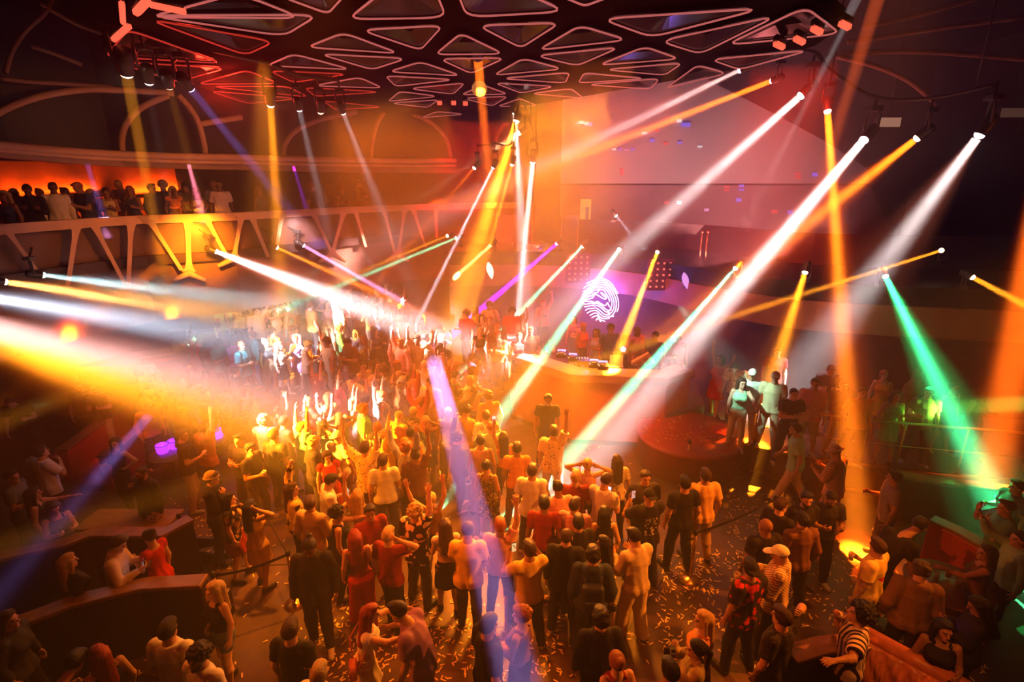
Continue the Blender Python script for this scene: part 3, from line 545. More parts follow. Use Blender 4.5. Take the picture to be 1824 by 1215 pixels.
class Field:
    """A scalar field on a grid; solids are blended in, then the zero surface is meshed (surface nets)."""
    def __init__(s, lo, hi, h):
        s.lo = np.array(lo, float); s.h = h
        s.n = np.ceil((np.array(hi, float) - s.lo) / h).astype(int) + 1
        s.f = np.full(tuple(s.n), .3, np.float32)

    def block(s, lo, hi):
        a = np.clip(np.floor((np.array(lo) - s.lo) / s.h).astype(int), 0, s.n)
        b = np.clip(np.ceil((np.array(hi) - s.lo) / s.h).astype(int) + 1, 0, s.n)
        if np.any(b <= a): return None
        sl = tuple(slice(i, j) for i, j in zip(a, b))
        g = [(s.lo[i] + s.h * np.arange(a[i], b[i])).astype(np.float32) for i in range(3)]
        return sl, g[0][:, None, None], g[1][None, :, None], g[2][None, None, :]

    def put(s, sl, d, k):
        s.f[sl] = smin(s.f[sl], d, k) if k > 0 else np.minimum(s.f[sl], d)

    def cap(s, a, b, ra, rb, k=.03):
        a = np.array(a, float); b = np.array(b, float); m = max(ra, rb) + k + 2 * s.h
        B = s.block(np.minimum(a, b) - m, np.maximum(a, b) + m)
        if B is None: return
        sl, X, Y, Z = B
        d = b - a; L = max(float(d @ d), 1e-9)
        t = np.clip(((X - a[0]) * d[0] + (Y - a[1]) * d[1] + (Z - a[2]) * d[2]) / L, 0, 1)
        q = np.sqrt((X - a[0] - t * d[0]) ** 2 + (Y - a[1] - t * d[1]) ** 2 + (Z - a[2] - t * d[2]) ** 2)
        s.put(sl, q - (ra + (rb - ra) * t), k)

    def ell(s, c, r, R=None, k=.03, cuts=()):
        """An ellipsoid at c with radii r in the frame R (columns are its axes), kept where every cut (p0, n) is behind."""
        c = np.array(c, float); m = max(r) + k + 2 * s.h
        B = s.block(c - m, c + m)
        if B is None: return
        sl, X, Y, Z = B
        x, y, z = X - c[0], Y - c[1], Z - c[2]
        if R is not None:
            x, y, z = [x * R[0, i] + y * R[1, i] + z * R[2, i] for i in range(3)]
        d = (np.sqrt((x / r[0]) ** 2 + (y / r[1]) ** 2 + (z / r[2]) ** 2) - 1) * min(r)
        for p0, n in cuts:
            n = np.array(n, float) / np.linalg.norm(n)
            d = np.maximum(d, (X - p0[0]) * n[0] + (Y - p0[1]) * n[1] + (Z - p0[2]) * n[2])
        s.put(sl, d, k)

    def loft(s, prof, shift, k=.04, grow=0., wave=0.):
        """Stacked ellipses (z, a, b, y) with a sideways shift(z)."""
        P = np.array(prof, float); z0, z1 = P[0, 0], P[-1, 0]; m = .33
        B = s.block((-m - .2, -m - .25, z0 - .05), (m + .2, m + .35, z1 + .05))
        if B is None: return
        sl, X, Y, Z = B
        z = Z[0, 0]
        a = np.interp(z, P[:, 0], P[:, 1]) + grow; b = np.interp(z, P[:, 0], P[:, 2]) + grow; o = np.interp(z, P[:, 0], P[:, 3])
        sx, sy = shift(z)
        x = X - sx[None, None, :]; y = Y - (sy + o)[None, None, :]
        a = a[None, None, :]; b = b[None, None, :]
        q = np.sqrt((x / a) ** 2 + (y / b) ** 2)
        d = (q - 1) * np.minimum(a, b)
        if wave:
            th = np.arctan2(y, x)
            d = d + wave * np.sin(th * 7 + z[None, None, :] * 9) * np.clip((1.25 - z[None, None, :]) * 3, .25, 1.2)
        d = np.maximum(d, np.maximum(z0 - Z, Z - z1))
        s.put(sl, d.astype(np.float32), k)

    def cut(s, p0, n):
        """Drop everything on the side n points to."""
        n = np.array(n, float) / np.linalg.norm(n)
        X, Y, Z = [(s.lo[i] + s.h * np.arange(s.n[i])).reshape([-1 if j == i else 1 for j in range(3)]) for i in range(3)]
        s.f = np.maximum(s.f, ((X - p0[0]) * n[0] + (Y - p0[1]) * n[1] + (Z - p0[2]) * n[2]).astype(np.float32))

    def mesh(s, name):
        f = s.f
        f[0], f[-1], f[:, 0], f[:, -1], f[:, :, 0], f[:, :, -1] = (.1,) * 6
        ins = f < 0
        c = ins[:-1, :-1, :-1].astype(np.int8)
        cs = [(i, j, k) for i in (0, 1) for j in (0, 1) for k in (0, 1)]
        n = [x - 1 for x in f.shape]
        tot = np.zeros(tuple(n), np.int8)
        for i, j, k in cs: tot += ins[i:n[0] + i, j:n[1] + j, k:n[2] + k]
        I, J, K = np.nonzero((tot > 0) & (tot < 8))
        acc = np.zeros((len(I), 3)); cnt = np.zeros(len(I))
        for a in cs:
            for ax in range(3):
                if a[ax]: continue
                b = list(a); b[ax] = 1
                fa = f[I + a[0], J + a[1], K + a[2]]; fb = f[I + b[0], J + b[1], K + b[2]]
                m = (fa < 0) != (fb < 0)
                t = np.where(m, fa / np.where(m, fa - fb, 1), 0)
                p = np.array(a, float)[None, :].repeat(len(I), 0); p[:, ax] += t
                acc += p * m[:, None]; cnt += m
        V = (acc / cnt[:, None] + np.stack([I, J, K], 1)) * s.h + s.lo
        idx = np.full(tuple(n), -1, np.int32); idx[I, J, K] = np.arange(len(I))
        quads = []
        for ax in range(3):
            u, w = (ax + 1) % 3, (ax + 2) % 3
            A = [slice(1, -1)] * 3; Bs = [slice(1, -1)] * 3
            A[ax] = slice(0, -1); Bs[ax] = slice(1, None)
            ia, ib = ins[tuple(A)], ins[tuple(Bs)]
            e = np.nonzero(ia != ib)
            pos = [e[0] + (0 if ax == 0 else 1), e[1] + (0 if ax == 1 else 1), e[2] + (0 if ax == 2 else 1)]
            def g(du, dw):
                q = [x.copy() for x in pos]; q[u] = q[u] - du; q[w] = q[w] - dw
                return idx[q[0], q[1], q[2]]
            Q = np.stack([g(1, 1), g(0, 1), g(0, 0), g(1, 0)], 1)
            fl = ~ia[e]
            Q[fl] = Q[fl][:, ::-1]
            quads.append(Q)
        Q = np.concatenate(quads)
        Q = Q[(Q >= 0).all(1)]
        return mesh_np(name, V, Q), V, Q


def mesh_np(name, V, Q, smooth=True):
    me = bpy.data.meshes.new(name)
    me.vertices.add(len(V)); me.vertices.foreach_set('co', np.asarray(V, np.float32).ravel())
    me.loops.add(Q.size); me.loops.foreach_set('vertex_index', np.asarray(Q, np.int32).ravel())
    me.polygons.add(len(Q))
    me.polygons.foreach_set('loop_start', np.arange(0, Q.size, Q.shape[1], dtype=np.int32))
    me.polygons.foreach_set('loop_total', np.full(len(Q), Q.shape[1], np.int32))
    if smooth: me.polygons.foreach_set('use_smooth', np.ones(len(Q), bool))
    me.update(calc_edges=True)
    return me


def unit(v):
    v = np.array(v, float); return v / np.linalg.norm(v)


# torso profiles: height, half width, half depth, forward offset
MALE = [(.84, .155, .11, -.005), (.93, .17, .118, -.01), (1.02, .155, .108, 0), (1.10, .15, .105, .005), (1.22, .165, .115, .01), (1.32, .178, .12, .008),
        (1.40, .172, .10, 0), (1.45, .125, .082, -.008), (1.49, .068, .066, -.01), (1.53, .056, .058, 0)]
FEMALE = [(.84, .16, .115, -.01), (.92, .172, .122, -.015), (1.02, .14, .10, 0), (1.10, .118, .088, .005), (1.20, .135, .10, .015), (1.28, .148, .125, .025),
          (1.36, .148, .105, .012), (1.42, .13, .08, 0), (1.47, .062, .06, -.01), (1.53, .05, .052, 0)]


class Pose:
    """Joints of a person 1.75 m tall facing +Y. arm = (upper direction, forearm direction, palm normal, curl, spread)."""
    def __init__(s, female=False, lean=(0, 0), arms=None, feet=None, turn=0., nod=0., tilt=0., sit=False, knee=.03, sway=0.):
        s.female = female; s.prof = FEMALE if female else MALE; s.sit = sit
        s.dz = -.46 if sit else 0.
        s.lean = lean; s.sway = sway
        sw = .155 if female else .178
        hx = .088
        def sh(z):
            t = np.clip((z - .93) / .55, 0, 1.3)
            return lean[0] * t * t * .55 + sway * (1 - t), lean[1] * t * t * .55
        s.shift = lambda z: sh(z - s.dz)
        J = s.J = {}
        top = [float(v) for v in sh(np.array(1.43))]
        J['neck'] = np.array([top[0], top[1] - .005, 1.47])
        hd = np.array(sh(np.array(1.62)), float)
        J['head'] = np.array([hd[0], hd[1] + .012 + max(0, nod) * .04, 1.625 - max(0, nod) * .02])
        cz, sz = math.cos(turn), math.sin(turn); cn, sn = math.cos(-nod), math.sin(-nod); ct, st = math.cos(tilt), math.sin(tilt)
        s.R = np.array([[cz, -sz, 0], [sz, cz, 0], [0, 0, 1]]) @ np.array([[1, 0, 0], [0, cn, -sn], [0, sn, cn]]) @ np.array([[ct, 0, st], [0, 1, 0], [-st, 0, ct]])
        arms = arms or {}
        s.hand = {}
        for q, sx in (('L', -1), ('R', 1)):
            ud, fd, pn, curl, spread = arms.get(q, ((.2 * 1, -.05, -1), (.1, .25, -1), (-1, 0, 0), .35, .1))
            ud = unit((ud[0] * sx, ud[1], ud[2])); fd = unit((fd[0] * sx, fd[1], fd[2])); pn = np.array((pn[0] * sx, pn[1], pn[2]), float)
            lift = max(0, ud[2]) * .05
            S = np.array([top[0] + sx * (sw - lift * .5), top[1] - .005, 1.415 + lift])
            E = S + ud * (.265 if female else .285); W = E + fd * (.225 if female else .245)
            J['sh' + q], J['el' + q], J['wr' + q] = S, E, W
            pn = unit(pn - fd * (pn @ fd)) if abs(unit(pn) @ fd) < .98 else unit(np.cross(fd, (0, 0, 1)) + (1e-3, 0, 0))
            s.hand[q] = (fd, pn, curl, spread, sx)
        feet = feet or {}
        for q, sx in (('L', -1), ('R', 1)):
            fx, fy, fz, ang = feet.get(q, (.11, 0, 0, .15))
            Hj = np.array([sx * hx + sway, -.005, .90])
            A = np.array([sx * fx, fy, .085 + fz])
            if sit:
                Kn = np.array([sx * (fx + .02), .40, .93]); A = np.array([sx * fx, .42 + fy, .085 + .46])
            else:
                d = A - Hj; L = np.linalg.norm(d); a, b = .415, .41
                if L > a + b: Hj = Hj + d * (1 - (a + b) / L) * .999; d = A - Hj; L = np.linalg.norm(d)
                x = (a * a - b * b + L * L) / (2 * L); hgt = math.sqrt(max(a * a - x * x, 0))
                f = np.array([0, 1.0, 0]) - d / L * (d[1] / L); f = unit(f)
                Kn = Hj + d / L * x + f * hgt
            J['hip' + q], J['kn' + q], J['an' + q] = Hj, Kn, A
            J['to' + q] = A + np.array([math.sin(ang * sx) * .17, math.cos(ang) * .17, -.05])
        if sit:
            for k in J: J[k] = J[k] + np.array([0, 0, s.dz])
        s.zr = lambda z: z + s.dz

    def profile(s, z0, z1, da=0., db=0.):
        P = np.array(s.prof); zs = [z0] + [p[0] for p in s.prof if z0 < p[0] < z1] + [z1]
        return [(z + s.dz, np.interp(z, P[:, 0], P[:, 1]) + da, np.interp(z, P[:, 0], P[:, 2]) + db, np.interp(z, P[:, 0], P[:, 3])) for z in zs]

    def bounds(s, pad=.26):
        P = np.array(list(s.J.values())); lo = P.min(0) - pad; hi = P.max(0) + pad; lo[2] = max(lo[2], -.02)
        return lo, hi

    def H(s, p): return s.J['head'] + s.R @ np.array(p, float)


def body_field(p, h):
    lo, hi = p.bounds(); F = Field(lo, hi, h); J = p.J; fm = p.female
    F.loft(p.profile(.84, 1.53), p.shift, .05)
    for q, sx in (('L', -1), ('R', 1)):
        k = .88 if fm else 1.
        F.cap(J['sh' + q], J['el' + q], .056 * k, .043 * k, .04)
        mid = J['el' + q] * .7 + J['wr' + q] * .3
        F.cap(J['el' + q], mid, .041 * k, .043 * k, .02); F.cap(mid, J['wr' + q], .042 * k, .028 * k, .02)
        F.cap(J['hip' + q], J['kn' + q], .092, .058 * (.95 if fm else 1), .05)
        cm = J['kn' + q] * .68 + J['an' + q] * .32 + np.array([0, -.014, 0])
        F.cap(J['kn' + q], cm, .055, .057 * (.92 if fm else 1), .03); F.cap(cm, J['an' + q], .055 * (.92 if fm else 1), .036, .03)
        F.cap(J['an' + q] + np.array([0, -.03, -.045]), J['to' + q], .036, .028, .03)
        if fm: F.ell((sx * .065 + float(np.ravel(p.shift(np.array(1.27 + p.dz))[0])[0]), .115 + float(np.ravel(p.shift(np.array(1.27 + p.dz))[1])[0]), 1.265 + p.dz), (.056, .048, .053), None, .03)
        # the hand: palm, four jointed fingers of unequal length, a thumb from the side of the palm
        fd, pn, curl, spread, sgn = p.hand[q]; W = J['wr' + q]; sd = np.cross(fd, pn) * (1 if sgn > 0 else -1)
        c = .9 if fm else 1.
        for u in (-.026, 0, .026): F.cap(W + fd * .012 + sd * u * .6, W + fd * .08 * c + sd * u * c, .017, .0145, .014)
        for i, (u, L) in enumerate(((-.031, .062), (-.0105, .078), (.0105, .083), (.031, .074))):
            b0 = W + fd * .085 * c + sd * u * c; an = curl * (1 + .12 * (1.5 - i))
            d1 = unit(fd * math.cos(an * .8) + pn * math.sin(an * .8) + sd * u * spread * 14)
            d2 = unit(fd * math.cos(an * 1.9) + pn * math.sin(an * 1.9) + sd * u * spread * 14)
            m = b0 + d1 * L * .52 * c
            F.cap(b0, m, .0098, .0092, .004); F.cap(m, m + d2 * L * .5 * c, .0092, .0082, .004)
        tb = W + fd * .03 + sd * .032 * c
        td = unit(fd * .75 + sd * (.7 - curl * .25) + pn * (.25 + curl * .3)); tm = tb + td * .038 * c
        F.cap(tb, tm, .0125, .0105, .008); F.cap(tm, tm + unit(td + fd * .4 + pn * curl * .4) * .032 * c, .0105, .0085, .004)
    # neck and head
    F.cap(J['neck'] - np.array([0, .0, .03]), p.H((0, -.025, -.06)), .058 if not fm else .048, .052 if not fm else .044, .03)
    head_solids(F, p.H, p.R, fm)
    return F


def head_solids(F, H, R, fm):
    c = .95 if fm else 1.
    F.ell(H((0, -.012, .03)), (.075 * c, .097 * c, .088 * c), R, .02)
    F.ell(H((0, .022, -.042)), (.056 * c, .066 * c, .076 * c), R, .03)
    F.ell(H((0, .07, -.096)), (.024, .022, .02), R, .025)
    F.cap(H((0, .086, .008)), H((0, .107, -.026)), .009, .014, .012)
    F.cap(H((-.036, .078, .02)), H((.036, .078, .02)), .013, .013, .018)
    F.cap(H((-.02, .082, -.06)), H((.02, .082, -.06)), .009, .009, .012)
    for sx in (-1, 1):
        F.ell(H((sx * .078 * c, -.006, -.008)), (.011, .022, .033), R, .008)
        F.ell(H((sx * .033, .083, .001)), (.014, .011, .011), R, .008)


def skin_slots(V, Q, p, me):
    """Eyes, brows and lips take their own slots on the head."""
    loc = (V - p.J['head']) @ p.R
    fc = loc[Q].mean(1); ax = np.abs(fc[:, 0]); slot = np.zeros(len(Q), np.int32)
    front = fc[:, 1] > .06
    slot[front & ((ax - .033) ** 2 + (fc[:, 2] - .001) ** 2 < .0095 ** 2)] = 1
    slot[front & (np.abs(ax - .035) < .02) & (np.abs(fc[:, 2] - .0235) < .005)] = 2
    slot[front & (ax < .021) & (np.abs(fc[:, 2] + .061) < .007)] = 3
    me.polygons.foreach_set('material_index', slot)


def top_field(p, kind, h):
    lo, hi = p.bounds(); lo[2] = max(lo[2], .3); F = Field(lo, hi, h); J = p.J; fm = p.female
    z0, z1, da, sleeve, sr, wave = {
        'tee': (.86, 1.492, .016, .62, .024, .006), 'loose': (.82, 1.492, .03, .72, .032, .010), 'long': (.85, 1.498, .02, 1.88, .02, .007),
        'jacket': (.80, 1.50, .034, 1.92, .03, .010), 'hoodie': (.84, 1.505, .04, 1.9, .034, .010), 'tank': (1.0, 1.41, .013, 0, 0, .004), 'crop': (1.14, 1.40, .014, .22, .015, .003),
        'vest': (.88, 1.47, .017, .0, .02, .005), 'dress': (.60, 1.40, .014, 0, 0, .006), 'gown': (.36, 1.43, .016, .3, .016, .008)}[kind]
    pr = p.profile(max(z0, .84), z1, da, da * .9)
    if z0 < .84 or kind in ('tee', 'loose', 'long', 'jacket', 'hoodie'):
        P = [list(r) for r in pr]
        for r in P:
            if not fm and r[0] - p.dz < 1.15: r[1] = max(r[1], .155 + da); r[2] = max(r[2], .118 + da * .8)
        pr = [tuple(r) for r in P]
    if z0 < .84:
        e = {'dress': .215, 'gown': .24}.get(kind, pr[0][1] + .008)
        pr = [(z0 + p.dz, e, e * .86 if kind in ('dress', 'gown') else pr[0][2] + .008, 0)] + pr
    F.loft(pr, p.shift, .02, 0, wave)
    if z0 < 1.1:
        for q in 'LR':
            d = J['kn' + q] - J['hip' + q]
            F.cap(J['hip' + q], J['hip' + q] + d * (.8 if z0 < .7 else .16), .098 + da, .096 + da if z0 < .7 else .11 + da * .6, .04)
        if not p.sit: F.cut((0, 0, z0 + p.dz), (0, 0, -1))
    if fm:
        sx0, sy0 = [float(np.ravel(v)[0]) for v in p.shift(np.array(1.27 + p.dz))]
        for sx in (-1, 1): F.ell((sx * .062 + sx0, .112 + sy0, 1.267 + p.dz), (.07, .064, .067), None, .04)
        F.cut((0, 0, z1 + p.dz), (0, 0, 1))
    if kind in ('tank', 'dress', 'vest'):
        for q in 'LR':
            F.cap(J['sh' + q] * (1, 1, 1) + np.array([(-1 if q == 'L' else 1) * -.075, -.06, .035]), J['sh' + q] + np.array([(-1 if q == 'L' else 1) * -.075, .055, .025]), .022, .022, .03)
    for q in 'LR':
        S, E, W = J['sh' + q], J['el' + q], J['wr' + q]; k = .9 if fm else 1
        if sleeve <= 0: continue
        inn = S + np.array([(.04 if q == 'L' else -.04), 0, -.01])
        F.cap(inn, S, .075 * k, .062 * k + sr * .6, .03)
        if sleeve < 1: F.cap(S, S + (E - S) * sleeve, .055 * k + sr, .045 * k + sr * 1.25, .03)
        else:
            F.cap(S, E, .055 * k + sr, .045 * k + sr, .03); F.cap(E, E + (W - E) * (sleeve - 1), .044 * k + sr, .032 * k + sr * .75, .025)
    if kind == 'hoodie': F.cap(J['neck'] + np.array([-.06, -.07, -.0]), J['neck'] + np.array([.06, -.07, -.0]), .05, .05, .04)
    if kind in ('long', 'jacket'): F.cap(J['neck'] + np.array([-.03, -.03, .01]), J['neck'] + np.array([.03, -.03, .01]), .052, .052, .02)
    for q in 'LR':   # straight cuffs
        S, E, W = J['sh' + q], J['el' + q], J['wr' + q]
        if 0 < sleeve < 1:
            d = unit(E - S); c = S + (E - S) * sleeve
            B = F.block(np.minimum(c - .13, c + .13), np.maximum(c - .13, c + .13))
            sl, X, Y, Z = B
            cutd = (X - c[0]) * d[0] + (Y - c[1]) * d[1] + (Z - c[2]) * d[2]
            r = np.sqrt(np.maximum((X - c[0]) ** 2 + (Y - c[1]) ** 2 + (Z - c[2]) ** 2 - cutd ** 2, 0))
            F.f[sl] = np.where((r < .1) & (cutd > -.02), np.maximum(F.f[sl], cutd), F.f[sl])
    return F


def bottom_field(p, kind, h):
    lo, hi = p.bounds(); hi[2] = min(hi[2], 1.12 + p.dz); F = Field(lo, hi, h); J = p.J
    F.loft(p.profile(.84, 1.04, .008, .008), p.shift, .03)
    if kind == 'skirt':
        F.loft([(.58 + p.dz, .215, .185, 0), (.72 + p.dz, .205, .17, -.005), (.84 + p.dz, .18, .14, -.01), (.95 + p.dz, .178, .13, -.01)], p.shift, .03, 0, .006)
        return F
    for q in 'LR':
        H_, K_, A_ = J['hip' + q], J['kn' + q], J['an' + q]
        if kind == 'trousers':
            F.cap(H_, K_, .106, .078, .04); F.cap(K_, A_ + np.array([0, -.005, .0]), .078, .066, .03); F.cap(K_, K_ * .68 + A_ * .32 + np.array([0, -.014, 0]), .076, .078, .03)
        elif kind == 'slim':
            F.cap(H_, K_, .102, .070, .04); F.cap(K_ * .68 + A_ * .32 + np.array([0, -.014, 0]), K_, .074, .070, .02); F.cap(K_, A_, .068, .05, .03)
        elif kind == 'wide':
            F.cap(H_, K_, .112, .092, .04); F.cap(K_, A_ + np.array([0, -.005, -.02]), .092, .095, .03)
        else:
            F.cap(H_, H_ + (K_ - H_) * (.85 if kind == 'shorts' else .42), .112, .092, .04)
    if kind in ('trousers', 'slim', 'wide') and not p.sit: F.cut((0, 0, .055), (0, 0, -1))
    return F


def shoe_field(p, q, h):
    J = p.J; A, T = J['an' + q], J['to' + q]
    lo = np.minimum(A, T) - .09; hi = np.maximum(A, T) + .09; F = Field(lo, hi, h)
    hl = A + np.array([0, -.035, -.045]); z0 = A[2] - .085
    F.cap(hl, T + np.array([0, 0, .004]), .045, .038, .02); F.cap(A + np.array([0, -.005, -.01]), hl + np.array([0, .02, 0]), .05, .045, .03)
    F.cut((0, 0, z0), (0, 0, -1)); F.cut((0, 0, A[2] + .02), (0, 0, 1))
    return F


def hair_mesh(kind):
    """Hair or headwear in the head's own frame."""
    h = .0085
    F = Field((-.2, -.24, -.55 if kind == 'long' else -.4 if kind == 'ponytail' else -.2), (.2, .27, .24), h)
    Hh = lambda v: np.array(v, float)
    face = ((0, .052, .052), (0, .78, -.62)); low = ((0, 0, -.062), (0, -.25, -1)); side = None
    cr = (0, -.012, .03)
    if kind in ('short', 'tousled', 'buzz', 'long', 'bun', 'ponytail', 'bob'):
        g = {'buzz': .006, 'tousled': .026}.get(kind, .015)
        F.ell(cr, (.075 + g, .097 + g, .088 + g), None, .002, (face, low))
        if kind in ('short', 'tousled'):
            F.ell((.012, .058, .098), (.058, .045, .026), None, .02); F.ell((-.02, .03, .112), (.05, .06, .02), None, .02)
        if kind == 'tousled':
            r = random.Random(4)
            for i in range(26):
                a = r.uniform(0, 6.28); e = r.uniform(.1, 1.4)
                F.ell((.088 * math.cos(a) * math.cos(e), -.02 + .1 * math.sin(a) * math.cos(e) - .01, .045 + .085 * math.sin(e)), (.024, .024, .018), None, .01, (face,))
        if kind in ('long', 'bob'):
            L = -.36 if kind == 'long' else -.14
            F.cap((-.04, -.078, .02), (-.05, -.105, L), .052, .045, .03); F.cap((.04, -.078, .02), (.05, -.105, L), .052, .045, .03); F.cap((0, -.085, .03), (0, -.12, L - .03), .055, .04, .03)
            for sx in (-1, 1): F.cap((sx * .078, .0, .04), (sx * .094, -.03, -.15 if kind == 'bob' else -.26), .026, .028, .03)
            F.ell((0, .02, .105), (.06, .06, .025), None, .02)
        if kind == 'bun': F.ell((0, -.1, .1), (.046, .046, .042), None, .012)
        if kind == 'ponytail': F.cap((0, -.11, .05), (0, -.15, -.02), .03, .036, .02); F.cap((0, -.15, -.02), (0, -.14, -.26), .036, .018, .02)
    elif kind in ('curly', 'afro'):
        g = .03 if kind == 'curly' else .045; r = random.Random(7)
        F.ell((0, -.02, .045), (.075 + g, .092 + g, .082 + g), None, .002, (((0, .062, .05), (0, .85, -.52)), ((0, 0, -.07), (0, -.2, -1))))
        for i in range(90):
            a = r.uniform(0, 6.28); e = r.uniform(-.5, 1.45)
            c = (0 + (.075 + g) * math.cos(a) * math.cos(e), -.02 + (.092 + g) * math.sin(a) * math.cos(e), .045 + (.082 + g) * math.sin(e))
            if c[1] * .85 - c[2] * .52 > .05: continue
            F.ell(c, (.02, .02, .018), None, .006)
    elif kind in ('cap', 'backcap'):
        s = 1 if kind == 'cap' else -1
        F.ell((0, -.012, .035), (.09, .112, .1), None, .002, (((0, 0, .035), (0, .12, -1)),))
        F.ell((0, s * .115, .05), (.075, .085, .013), None, .008, (((0, s * .02, 0), (0, -s, 0)),)); F.ell((0, -.012, .135), (.012, .012, .008), None, .006)
    elif kind == 'beanie':
        F.ell((0, -.014, .045), (.092, .113, .105), None, .002, (((0, 0, .02), (0, .25, -1)),))
        for i in range(14):
            a = i / 14 * 6.2832; b = (i + 1) / 14 * 6.2832
            F.cap((.088 * math.cos(a), -.014 + .11 * math.sin(a), .035 + .02 * math.sin(a)), (.088 * math.cos(b), -.014 + .11 * math.sin(b), .035 + .02 * math.sin(b)), .016, .016, .008)
    elif kind == 'hat':
        F.ell((0, -.012, .07), (.088, .105, .085), None, .002, (((0, 0, .04), (0, 0, -1)),))
        F.ell((0, -.01, .045), (.15, .165, .013), None, .015)
    me, V, Q = F.mesh('hair_' + kind)
    return me


def beard_mesh():
    F = Field((-.12, -.1, -.16), (.12, .16, .1), .0075)
    F.ell((0, .026, -.048), (.062, .069, .08), None, .002, (((0, .03, -.035), (0, .35, 1)), ((0, -.0, 0), (0, -1, -.25))))
    F.ell((0, .073, -.1), (.03, .026, .024), None, .02)
    return F.mesh('beard')[0]
# arm = (upper direction, forearm direction, palm normal, curl, spread); x is outwards
DOWN = ((.22, -.05, -1), (.1, .28, -1), (-1, 0, 0), .4, .1)
DOWN2 = ((.3, -.15, -1), (.05, .4, -1), (-1, 0, 0), .5, .1)
CUP = ((.25, .1, -1), (-.25, 1, .25), (-1, 0, 0), 1.0, .05)          # forearm level, fingers round a drink
PHONE = ((.2, .25, -1), (-.45, 1, .35), (-.6, -.5, .6), .9, .05)     # in front of the chest
UP = ((.35, .1, 1), (-.08, .12, 1), (0, 1, 0), .25, .5)              # straight up, open hand
FIST = ((.45, .2, .9), (-.1, .2, 1), (0, 1, 0), 1.5, .05)
UPSIDE = ((.9, .15, .55), (.35, .2, 1), (0, 1, 0), .3, .5)
FWDUP = ((.3, .75, .35), (-.05, .5, .9), (0, 1, 0), .8, .05)
FACE = ((.35, .55, -.55), (-.55, .35, .95), (0, -.6, .3), .9, .05)   # both hands before the face
MOUTH = ((.3, .45, -.75), (-.62, .25, 1), (-.5, -.6, .2), 1.0, .05)
NECK = ((.8, .1, .35), (-.8, -.35, .45), (0, .7, 0), .5, .1)          # hand behind the head
HIP = ((.75, -.25, -.8), (-.75, .35, -.6), (-1, 0, 0), .6, .1)
CROSS = ((.15, .3, -1), (-1, .65, .25), (0, -1, .2), .5, .05)
REACH = ((.3, .8, -.35), (-.1, 1, .05), (-.3, 0, -1), .35, .2)
HUG = ((.35, .85, -.1), (-.15, 1, .05), (-.9, .1, -.2), .35, .1)
SIDEOUT = ((1, .2, -.1), (.7, .7, .2), (0, 0, -1), .3, .3)
WALK = {'L': (.09, .27, 0, .1), 'R': (.1, -.27, .05, .15)}
WIDE = {'L': (.17, .03, 0, .3), 'R': (.17, -.05, 0, .3)}
STEP = {'L': (.12, .1, 0, .2), 'R': (.12, -.08, 0, .3)}
